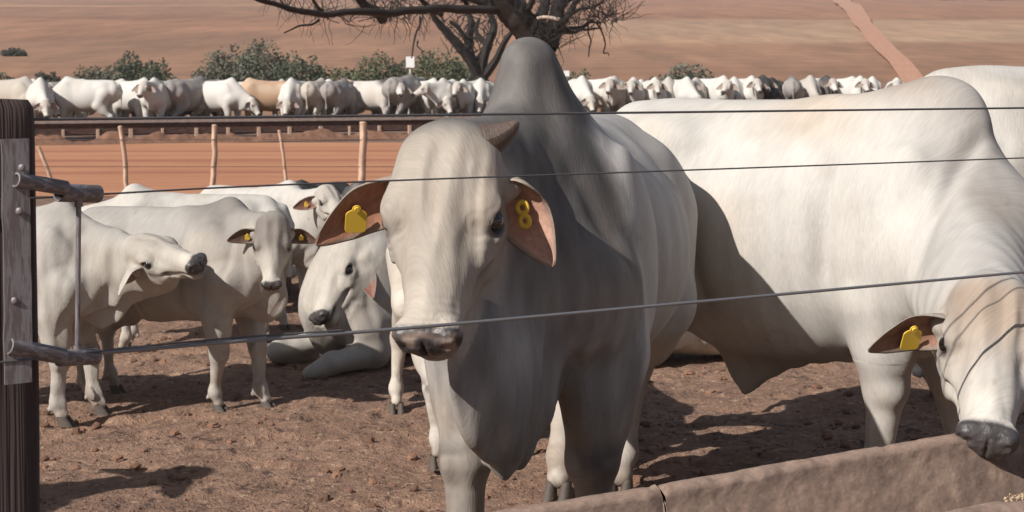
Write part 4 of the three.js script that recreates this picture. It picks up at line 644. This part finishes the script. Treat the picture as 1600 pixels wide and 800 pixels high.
for (const [px, y, w, h, l] of [[641, 97, 13, 17, 'small white board on a thin post left of the bare stems'], [885, 115, 9, 9, 'tiny white board on a thin post right of the grey hump']]) {
  const D = 52, c = at(px, y, D), s = D / F, t = thing('marker_board', l, 'sign', [c.x, 0, c.z]); const b = new THREE.BoxGeometry(w * s, h * s, 0.03, 1, 1, 1); b.translate(0, c.y, 0.03); part('board', b, std([0.78, 0.77, 0.74], 0.6), t);
  const p = new THREE.CylinderGeometry(0.045, 0.05, c.y + 0.05, 8); p.translate(0, c.y / 2 - 0.05, -0.04); part('post', p, std([0.5, 0.47, 0.42], 0.8), t);
}

// ---------------------------------------------------------------- the animals
const CREAM = [0.57, 0.53, 0.475], WHITE = [0.66, 0.62, 0.55], GREY = [0.20, 0.185, 0.175];
const xz = (px, d) => [(px - 800) / F * d, -d];
const norm2 = (a, b) => { const l = Math.hypot(a, b); return [a / l, b / l]; };
{ // the big grey humped bull in the middle
  const f = norm2(-0.247, 0.969);
  makeBeast('bull', 'big grey humped bull facing the camera behind the front wires', null, {
    f, base: [0.174, -5.06], S: 1, res: 0.0092, headRes: 0.0048, seed: 3, w: 1.06, belly: 0.03, headWidth: 1.09, fold: 1.3, knee: 1,
    head: { poll: at(690, 196, 4.02), muzzle: at(652, 545, 3.74), face: V3(-0.22, 0.42, 0.88) }, muzzleRing: [0.55, 0.49, 0.42],
    hump: { x0: 0.38, y0: 1.32, x1: 0.47, y1: 1.742, r0: 0.225, r1: 0.105, k: 0.86, z1: 0.005 }, hookY: 1.25, shX: 0.30, shK: 0.07, crestY: 1.38, crestR: 0.155, crestK: 0.09, neckB: 0.08, neckR: 0.29, neckT: 0.155, neckK: 0.60,
    dewlap: { c: [0.83, 0.85, -0.03], r: [0.33, 0.335, 0.066], flat: 0.26, B: [[0.968, 0, 0.25], [0, 1, 0], [-0.25, 0, 0.968]] },
    shift: { fr: [0.10, 0.02], fl: [-0.02, -0.02], hr: [0.05, 0.0], hl: [-0.05, 0.12] }, leg: 1.16, extra: [(fd) => { fd.ell([0.70, 0.70, 0.0], [0.22, 0.20, 0.055], 0.08); fd.ell([0.88, 0.72, -0.05], [0.14, 0.17, 0.045], 0.06); }], horns: 0.05, hornSides: [-1],
    ears: { r: { dir: V3(-0.86, -0.46, 0.05), open: V3(0.12, -0.42, 0.9), L: 0.255, W: 0.070, tag: 'plate', tagSize: 0.85, slide: 0.025 }, l: { dir: V3(0.54, -0.76, 0.10), open: V3(-0.42, 0.10, 0.85), L: 0.215, W: 0.074, tag: 'rings', slide: -0.01, inC: [0.62, 0.37, 0.28] } },
    earIn: [0.50, 0.24, 0.15], earOut: [0.45, 0.38, 0.32],
    noseColor: (h) => mix3([0.035, 0.03, 0.03], [0.26, 0.19, 0.155], ss(-0.2, 0.5, noise3(h[0] * 50, h[1] * 30, h[2] * 30) - h[1] * 4 - 0.3)),
    coat: (x, y, z, h, mh) => {
      let c = [0.56, 0.53, 0.505]; const hump = ss(1.38, 1.52, y + 0.25 * (x - 0.4) + 0.05 * noise3(x * 6, y * 6, z * 6)) * ss(0.05, 0.25, x);
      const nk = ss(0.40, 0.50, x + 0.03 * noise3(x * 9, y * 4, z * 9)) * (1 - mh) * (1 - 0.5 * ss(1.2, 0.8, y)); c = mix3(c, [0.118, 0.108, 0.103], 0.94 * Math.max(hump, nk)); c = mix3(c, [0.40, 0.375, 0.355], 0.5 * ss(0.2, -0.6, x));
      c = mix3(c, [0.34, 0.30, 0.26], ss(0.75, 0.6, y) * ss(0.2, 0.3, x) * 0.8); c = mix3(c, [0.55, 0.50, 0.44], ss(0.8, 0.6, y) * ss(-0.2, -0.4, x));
      const strk = noise3(x * 22, y * 7, z * 22); if (hump > 0.1 || nk > 0.1) c = c.map((q) => q * (1 + 0.30 * strk + 0.12 * noise3(x * 60, y * 12, z * 60)));
      if (mh > 0) { let k = [0.415, 0.365, 0.31]; k = mix3(k, [0.47, 0.38, 0.30], 0.6 * ss(0.0, 0.6, noise3(h[2] * 26, h[0] * 5, 3)) * ss(0.4, 0.1, h[0])); k = mix3(k, [0.40, 0.37, 0.34], 0.6 * ss(0.06, 0.13, Math.abs(h[2])) * ss(-0.02, -0.12, h[1])); c = mix3(c, k, mh); }
      return c;
    },
  });
}
{ // the white bull on the right with its head over the trough
  makeBeast('bull', 'white bull with tan forehead bending its head over the trough', null, {
    f: norm2(0.83, 0.56), base: [1.25, -5.93], S: 1.03, neckY: 0.97, res: 0.0105, headRes: 0.0056, crestY: 1.16, seed: 8, w: 1.04, belly: 0.16, headWidth: 1.05, fold: 0.8, knee: 0.3,
    head: { poll: at(1564, 430, 4.76), muzzle: at(1547, 690, 4.36), face: V3(-0.12, 0.5, 0.86) }, muzzleRing: [0.68, 0.64, 0.58],
    hump: { x0: 0.34, y0: 1.30, x1: 0.44, y1: 1.575, r0: 0.21, r1: 0.17, k: 0.68 }, neckR: 0.25, neckT: 0.155, neckK: 0.74, shY: 1.02, shH: 0.28, foreShift: -0.16, crease: 1.2,
    dewlap: { c: [0.70, 0.74, 0], r: [0.24, 0.24, 0.06], flat: 0.3 }, leg: 1.18,
    shift: { fr: [-0.02, 0.0], fl: [0.20, 0.02], hr: [-0.1, 0.02], hl: [-0.28, 0.02] },
    extra: [(fd) => { fd.cap([-0.27, 0.66, 0], [-0.35, 0.325, 0], 0.24, 0.018, 0.08, [0, 0, 1], 0.36); fd.cap([-0.35, 0.70, 0], [0.2, 0.62, 0], 0.10, 0.08, 0.12, [0, 0, 1], 0.5); }],
    ears: { r: { dir: V3(-0.93, -0.20, 0.15), open: V3(0.0, -0.45, 0.85), L: 0.25, W: 0.064, tag: 'plate', tagSize: 0.95 }, l: { dir: V3(0.9, -0.2, 0.0), open: V3(0, -0.3, 0.9) } },
    earIn: [0.34, 0.17, 0.11], earOut: [0.40, 0.35, 0.31],
    coat: (x, y, z, h, mh) => {
      let c = [0.60, 0.575, 0.535]; c = mix3(c, [0.60, 0.52, 0.42], 0.5 * ss(0.0, 0.6, noise3(x * 3, y * 3, z * 3 + 5)));
      c = mix3(c, [0.34, 0.28, 0.235], 0.8 * ss(1.38, 1.56, y + 0.03 * noise3(x * 8, y * 8, z * 8)) * ss(0.1, 0.3, x)); c = mix3(c, [0.44, 0.41, 0.385], 0.6 * ss(0.36, 0.5, x) * ss(1.1, 1.3, y)); c = mix3(c, [0.56, 0.44, 0.33], 0.6 * ss(1.28, 1.4, y) * Math.exp(-Math.pow((x - 0.0) / 0.2, 2)));
      const nk = ss(0.45, 0.58, x) * (1 - mh); c = mix3(c, [0.44, 0.42, 0.40], 0.65 * nk * ss(0.7, 1.0, y));
      if (y < 0.58 && x < 0.1) c = mix3(c, [0.3, 0.25, 0.21], 0.5 * ss(0.58, 0.48, y));
      if (mh > 0) { let k = [0.52, 0.485, 0.44]; k = mix3(k, [0.36, 0.275, 0.21], 0.9 * ss(0.38, 0.14, h[0] + 0.04 * noise3(h[2] * 14, h[0] * 6, 1)) * ss(0.16, 0.09, Math.abs(h[2]) * 0.9) * ss(-0.2, -0.1, h[1])); k = k.map((q) => q * (1 + 0.08 * noise3(h[2] * 40, h[0] * 8, 2))); c = mix3(c, k, mh); }
      return c;
    },
  });
}
const calfCoat = (o = {}) => (x, y, z, h, mh) => {
  let c = o.base || CREAM; const sd = o.seed || 0; c = mix3(c, [0.50, 0.43, 0.35], 0.4 * ss(0.1, 0.7, noise3(x * 4 + sd, y * 4, z * 4)));
  c = mix3(c, o.humpC || [0.36, 0.33, 0.30], (o.hump ?? 0.8) * ss(1.22, 1.46, y + 0.3 * (x - 0.4)) * ss(-0.1, 0.25, x)); c = mix3(c, o.neckC || [0.50, 0.47, 0.43], (o.neck ?? 0.5) * ss(0.35, 0.6, x) * (1 - mh));
  if (mh > 0) { let k = o.headC || [0.50, 0.46, 0.405]; k = mix3(k, o.brow || [0.34, 0.29, 0.25], (o.browA ?? 0.7) * ss(0.36, 0.15, h[0]) * ss(-0.18, -0.08, h[1])); c = mix3(c, k, mh); }
  return c;
};
const YOUNG = { hump: { x0: 0.34, y0: 1.38, x1: 0.40, y1: 1.585, r0: 0.15, r1: 0.10, k: 0.8 }, w: 0.86, neckR: 0.22, neckT: 0.14, dewlap: { c: [0.68, 0.86, 0], r: [0.20, 0.20, 0.05] }, leg: 0.92, category: 'young bull' };
// far left, turning its head to its right-hand neighbour
makeBeast('young_bull', 'cream young bull beside the timber post, head stretched out to the right', null, {
  ...YOUNG, f: norm2(0.985, 0.10), base: [-2.40, -7.16], S: 0.655, res: 0.0125, headRes: 0.008, seed: 21, w: 0.92, fold: 4, skin: 2.2, dust: 1.5, knee: 0.6, neckR: 0.24,
  head: { poll: at(208, 366, 6.98), muzzle: at(314, 402, 6.78), face: V3(0.12, 0.80, 0.58) }, dewlap: { c: [0.72, 0.98, 0.06], r: [0.20, 0.30, 0.05], flat: 0.3 },
  shift: { fr: [0.0, 0.05], fl: [0.12, 0.0] }, ears: { r: { dir: V3(-0.15, -0.45, 0.85), open: V3(0.2, -0.5, 0.5), L: 0.26, W: 0.07 }, l: { dir: V3(-0.3, 0.3, -0.9), open: V3(0.5, 0.3, 0) } }, earIn: [0.5, 0.4, 0.33], earOut: [0.58, 0.53, 0.47],
  coat: calfCoat({ base: [0.47, 0.44, 0.40], hump: 0.3, neck: 0.15, browA: 0.35, seed: 4 }),
});
makeBeast('young_bull', 'young bull with grey hump and grey face standing side on, looking at the camera', null, {
  ...YOUNG, f: norm2(0.93, 0.36), base: [-1.625, -7.43], S: 0.655, res: 0.0125, headRes: 0.0075, seed: 33, knee: 0.4, fold: 1.4, skin: 1.6, dust: 1.4,
  head: { poll: at(425, 336, 7.02), muzzle: at(424, 452, 6.88), face: V3(0.12, 0.5, 0.86) }, shift: { fr: [-0.08, 0.0], fl: [0.18, 0.10] },
  ears: { r: { dir: V3(-0.92, -0.12, 0.1), open: V3(0, -0.3, 0.9), L: 0.22, W: 0.06, tag: 'plate', tagSize: 0.55, slide: -0.03 }, l: { dir: V3(0.95, -0.2, -0.1), open: V3(0, -0.3, 0.9), L: 0.22, W: 0.06, tag: 'plate', tagSize: 0.5 } },
  earIn: [0.16, 0.09, 0.06], earOut: [0.2, 0.17, 0.14], coat: calfCoat({ base: [0.40, 0.375, 0.345], humpC: [0.22, 0.20, 0.18], hump: 0.9, neckC: [0.40, 0.37, 0.34], neck: 0.6, brow: [0.20, 0.17, 0.15], browA: 0.9, seed: 9 }),
});
const FOLDED = [{ p: [[0.50, 0.86, 0.20], [0.50, 0.72, 0.24], [0.84, 0.705, 0.25], [0.72, 0.655, 0.26], [0.56, 0.645, 0.22], [0.48, 0.645, 0.21]], r: [0.14, 0.095, 0.058, 0.040, 0.036, 0.044] }, { p: [[0.50, 0.86, -0.20], [0.46, 0.72, -0.24], [0.80, 0.70, -0.27], [0.88, 0.665, -0.25], [0.93, 0.65, -0.23]], r: [0.14, 0.095, 0.056, 0.038, 0.040] }, { p: [[-0.66, 1.0, 0.20], [-0.38, 0.78, 0.36], [-0.72, 0.66, 0.42]], r: [0.2, 0.14, 0.07] }, { p: [[-0.66, 1.0, -0.20], [-0.38, 0.78, -0.36], [-0.72, 0.66, -0.42]], r: [0.2, 0.14, 0.07] }];
makeBeast('young_bull', 'white young bull lying down, face turned left below the grey bull\'s ear', null, {
  ...YOUNG, f: norm2(-0.75, 0.66), base: [-0.60, -8.78], y: -0.615 * 0.91, S: 0.91, res: 0.014, headRes: 0.0095, seed: 41, lying: FOLDED, fold: 1.2,
  head: { poll: at(524, 372, 8.40), muzzle: at(482, 500, 8.10), face: V3(-0.75, 0.28, 0.55) }, neckR: 0.25, dewlap: { c: [0.62, 0.92, 0], r: [0.18, 0.24, 0.05], throat: 0 },
  ears: { l: { dir: V3(0.30, -0.75, 0.5), open: V3(0.2, -0.2, 0.9), L: 0.24, W: 0.06 }, r: { dir: V3(-0.2, 0.3, -0.9), open: V3(-0.8, 0.2, 0.3), L: 0.22 } }, earOut: [0.35, 0.32, 0.29],
  coat: calfCoat({ base: [0.46, 0.435, 0.40], hump: 0.2, neck: 0.1, browA: 0.2, seed: 14 }),
});
const HEADUP = { local: true, poll: V3(1.06, 1.50, 0.05), muzzle: V3(1.42, 1.08, 0.10), face: V3(0.75, 0.66, 0) };
// standing hidden behind the big bull: only its legs show
makeBeast('young_bull', 'young bull mostly hidden behind the grey bull, pale legs showing below its head', null, { ...YOUNG, f: norm2(0.16, 0.98), base: [-0.27, -6.74], S: 0.70, res: 0.018, seed: 51, w: 0.8, head: { local: true, poll: V3(0.98, 1.24, -0.12), muzzle: V3(1.22, 0.80, -0.16), face: V3(0.85, 0.5, 0) }, coat: calfCoat({ base: [0.62, 0.57, 0.5], seed: 3 }), shift: { fr: [0.20, 0.0], fl: [0.15, 0.0], hr: [-0.05, 0.12], hl: [0.1, 0] } });
// the row behind
makeBeast('young_bull', 'white young bull side on behind the first two, long pale back showing', null, { ...YOUNG, f: norm2(-0.995, 0.08), base: xz(277, 8.95), S: 0.625, res: 0.015, seed: 61, head: { local: true, poll: V3(1.0, 1.38, 0.1), muzzle: V3(1.38, 1.05, 0.2), face: V3(0.7, 0.7, 0.1) }, coat: calfCoat({ base: [0.60, 0.57, 0.525], hump: 0.15, neck: 0.1, browA: 0.3, seed: 5 }) });
makeBeast('young_bull', 'white young bull with round pale hump and yellow tagged ear behind the grey faced one', null, { ...YOUNG, f: norm2(0.80, 0.60), base: xz(412, 9.9), S: 0.605, res: 0.016, headRes: 0.009, seed: 67, head: { poll: at(512, 286, 9.45), muzzle: at(545, 340, 9.2), face: V3(0.5, 0.5, 0.7) }, ears: { r: { dir: V3(-0.8, -0.1, 0.5), open: V3(0.2, 0.2, 0.9), tag: 'plate', tagSize: 0.6 } }, coat: calfCoat({ base: [0.60, 0.57, 0.525], hump: 0.1, neck: 0.1, browA: 0.3, seed: 6 }) });
for (const [px, d, f, l, s, lie, b] of [[492, 12.4, [-0.35, 0.93], 'dark grey young bull lying at the back of the pen, leftmost of the dark ones', 0.60, 0, 0.045], [540, 12.8, [0.5, 0.86], 'dark grey young bull lying at the back, middle of the dark ones', 0.56, 0, 0.07], [574, 12.2, [-0.2, 0.98], 'grey young bull at the back, nearest the grey bull\'s head', 0.60, 0, 0.12], [345, 10.6, [-0.8, 0.5], 'cream young bull in the back row left of the round pale hump', 0.60, 0, 0.5], [468, 11.2, [0.9, 0.3], 'pale young bull in the back row just left of the dark ones', 0.60, 0, 0.55], [226, 11.4, [-0.3, 0.95], 'dark headed young bull at the back behind the pale humped one', 0.58, 0, 0.05]]) {
  const dk = [b, b * 0.95, b * 0.92];
  makeBeast('young_bull', l, null, { ...YOUNG, f: norm2(...f), base: xz(px, d), y: -0.24 * s, S: s, res: 0.018, seed: px, lying: FOLDED, head: { ...HEADUP, poll: V3(1.04, 1.46, 0.05), muzzle: V3(1.42, 1.10, 0.1) }, coat: (x, y, z, h, mh) => mix3(dk, CREAM, 0.35 * ss(0.2, 0.6, noise3(x * 4 + px, y * 4, z * 4)) * (1 - mh * 0.5) + 0.3 * ss(1.0, 0.8, y)) });
}
makeBeast('young_bull', 'white young bull lying on the ground, seen low behind the two bulls', null, { ...YOUNG, f: norm2(-0.9, 0.3), base: xz(1085, 8.75), y: -0.62 * 0.75, S: 0.75, res: 0.018, seed: 71, lying: FOLDED, head: { ...HEADUP, poll: V3(1.0, 1.4, -0.1), muzzle: V3(1.3, 1.02, -0.2) }, coat: calfCoat({ base: [0.60, 0.57, 0.525], hump: 0.2, neck: 0.1, browA: 0.3, seed: 16 }) });
makeBeast('bull', 'white bull at the right edge, only its back and flank seen behind the white one', null, { f: norm2(0.96, -0.28), base: [3.03, -7.65], S: 1.13, res: 0.02, seed: 81, w: 1.05, head: HEADUP, coat: calfCoat({ base: [0.63, 0.60, 0.555], hump: 0.1, neck: 0.1, seed: 26 }), leg: 1.15 });
// a bull outside the frame on the left: its shadow lies on the ground beside the post
makeBeast('bull', 'bull standing just outside the left edge, its shadow falling by the post', null, { f: norm2(0.75, -0.66), base: [-3.28, -4.5], S: 0.88, res: 0.022, far: true, seed: 91, head: HEADUP, coat: calfCoat({ base: [0.6, 0.55, 0.48], seed: 36 }) });

// the herd behind the far feed bunk: a few kinds, copied
{
  const H1 = { local: true, poll: V3(1.08, 1.50, 0.05), muzzle: V3(1.45, 1.10, 0.08), face: V3(0.74, 0.67, 0) }, H2 = { local: true, poll: V3(1.12, 1.02, -0.1), muzzle: V3(1.36, 0.54, -0.12), face: V3(0.9, 0.42, 0) }, H3 = { local: true, poll: V3(0.98, 1.46, 0.30), muzzle: V3(1.20, 1.10, 0.68), face: V3(0.4, 0.68, 0.6) };
  const COL = { white: { base: [0.58, 0.555, 0.51], hump: 0.15, neck: 0.1, browA: 0.3 }, cream: { base: [0.46, 0.41, 0.35], hump: 0.4, neck: 0.3, browA: 0.6 }, tan: { base: [0.46, 0.29, 0.18], humpC: [0.5, 0.36, 0.25], neckC: [0.5, 0.36, 0.25], headC: [0.4, 0.28, 0.2], brow: [0.3, 0.2, 0.14] }, grey: { base: [0.30, 0.27, 0.25], humpC: [0.16, 0.15, 0.14], neckC: [0.25, 0.23, 0.22], headC: [0.35, 0.32, 0.3] }, black: { base: [0.03, 0.028, 0.028], humpC: [0.02, 0.02, 0.02], neckC: [0.03, 0.03, 0.03], headC: [0.03, 0.03, 0.03], brow: [0.02, 0.02, 0.02] }, pied: { base: [0.55, 0.5, 0.45], humpC: [0.06, 0.05, 0.05], hump: 1, neckC: [0.08, 0.07, 0.07], neck: 0.9, headC: [0.6, 0.55, 0.5] } };
  const cache = {};
  const cow = (px, dd, ang, colr, hd, label, s = 1) => {
    const key = colr + hd, d = BUNK(px) + dd, [x, z] = xz(px, d), f = [Math.cos(ang), Math.sin(ang)];
    let o = cache[key];
    if (!o) { o = cache[key] = makeBeast('cow', label, 'cattle standing behind the far feed bunk', { ...YOUNG, category: 'cow', f, base: [x, z], S: s, res: 0.034, far: true, noHooves: true, w: 0.95, earIn: [0.34, 0.26, 0.22], earOut: [0.42, 0.39, 0.36], seed: 100 + Object.keys(cache).length, head: [H1, H2, H3][hd], coat: calfCoat({ ...COL[colr], seed: Object.keys(cache).length }), ears: { r: { L: 0.26, W: 0.08 }, l: { L: 0.26, W: 0.08 } } }); }
    else { o = o.clone(); o.name = numbered('cow'); scene.add(o); o.userData = { ...o.userData, label }; }
    o.position.set(x, 0.14, z); o.rotation.y = basisOf(f); o.scale.setScalar(s);
  };
  const R = Math.PI / 180;                                   // heading: 90 faces the camera, 0 right, 180 left
  cow(18, 2.0, 10 * R, 'cream', 1, 'cream cow side on at the left edge, nearest the timber post', 1.02);
  cow(62, 1.3, 70 * R, 'white', 1, 'white cow head down just right of the one at the left edge');
  cow(128, 1.6, 178 * R + 0.1, 'white', 1, 'white cow standing broadside, first full flank right of the post', 1.02);
  cow(212, 2.0, 40 * R, 'white', 2, 'white cow turning its head beside the broadside white one');
  cow(248, 1.2, 95 * R, 'white', 0, 'white cow facing the bunk with head raised, left of the grey rump');
  cow(298, 1.7, 300 * R, 'grey', 0, 'pale grey cow showing its rump between two white ones', 1.03);
  cow(345, 1.4, 30 * R, 'white', 1, 'white cow bending its head left of the tan cow');
  cow(412, 1.6, 170 * R, 'tan', 1, 'tan cow broadside, the only tan one in the herd');
  cow(462, 1.3, 100 * R, 'white', 1, 'white faced cow just right of the tan one');
  cow(496, 1.5, 280 * R, 'cream', 0, 'cream grey cow seen from behind right of the white faced one');
  cow(530, 1.4, 285 * R, 'grey', 0, 'grey cow seen from behind with dark shaded flank', 1.0);
  cow(588, 1.6, 25 * R, 'pied', 2, 'white cow with dark neck looking right, below the tall green bush');
  cow(632, 1.5, 290 * R, 'grey', 0, 'brown grey cow directly below the white board', 1.08);
  cow(668, 1.6, 60 * R, 'white', 1, 'white cow head down right of the white board');
  cow(700, 1.2, 110 * R, 'white', 2, 'white cow with turned head below the twin bare stems');
  cow(728, 1.6, 80 * R, 'white', 0, 'white cow with raised head close to the grey hump on the left', 0.98);
  cow(755, 2.0, 100 * R, 'white', 1, 'white cow at the left edge of the grey hump');
  const right = [[905, 1.4, 80, 'white', 1], [936, 1.8, 20, 'white', 1], [962, 1.3, 100, 'cream', 0], [990, 1.4, 85, 'white', 0], [1020, 1.5, 95, 'white', 0], [1046, 2.2, 100, 'cream', 1], [1066, 1.4, 75, 'white', 1], [1090, 1.8, 105, 'cream', 0], [1118, 1.4, 60, 'white', 2], [1146, 1.6, 95, 'white', 1], [1168, 1.4, 100, 'white', 0], [1187, 1.7, 85, 'black', 0], [1210, 1.5, 110, 'black', 1], [1238, 1.5, 280, 'grey', 0], [1264, 1.5, 95, 'cream', 1], [1284, 1.8, 80, 'pied', 0], [1312, 1.6, 20, 'white', 1], [1338, 1.4, 95, 'white', 0], [1362, 1.4, 100, 'white', 1], [1400, 1.6, 80, 'white', 0], [1440, 1.6, 100, 'cream', 1]];
  const ord = ['first', 'second', 'third', 'fourth', 'fifth', 'sixth', 'seventh', 'eighth', 'ninth', 'tenth', 'eleventh', 'twelfth'], cnt = {}, nm = { white: 'white', cream: 'cream', grey: 'grey', black: 'black', pied: 'dark necked' };
  for (const [px, dd, a, c, h] of right) { cnt[c] = (cnt[c] ?? -1) + 1; cow(px, dd, a * R, c, h, `${nm[c]} cow at the far bunk, ${ord[cnt[c]]} ${nm[c]} one right of the grey hump`, 1.02 + 0.06 * ((px * 7) % 10) / 10); }
  let q = 0; for (const px of [40, 95, 170, 230, 285, 380, 440, 560, 610, 650, 690, 950, 1005, 1080, 1130, 1200, 1300, 60, 150, 320, 500, 730, 920, 970, 1035, 1060, 1105, 1155, 1180, 1225, 1250, 1330, 1350]) cow(px, 3.0 + 2.6 * ((px * 13) % 10) / 10, ((px * 37) % 360) * R, ['white', 'cream', 'white', 'grey', 'white', 'pied', 'cream', 'tan', 'white', 'black'][q++ % 10], q % 3, 'cow of the second row, half hidden behind the cattle at the far bunk', 0.98);
}
scene.fog = new THREE.FogExp2(new THREE.Color(0.80, 0.76, 0.71), 0.0005);
scene.traverse((o) => { if (o.isMesh) { o.castShadow = true; o.receiveShadow = true; } });
renderer.render(scene, camera);
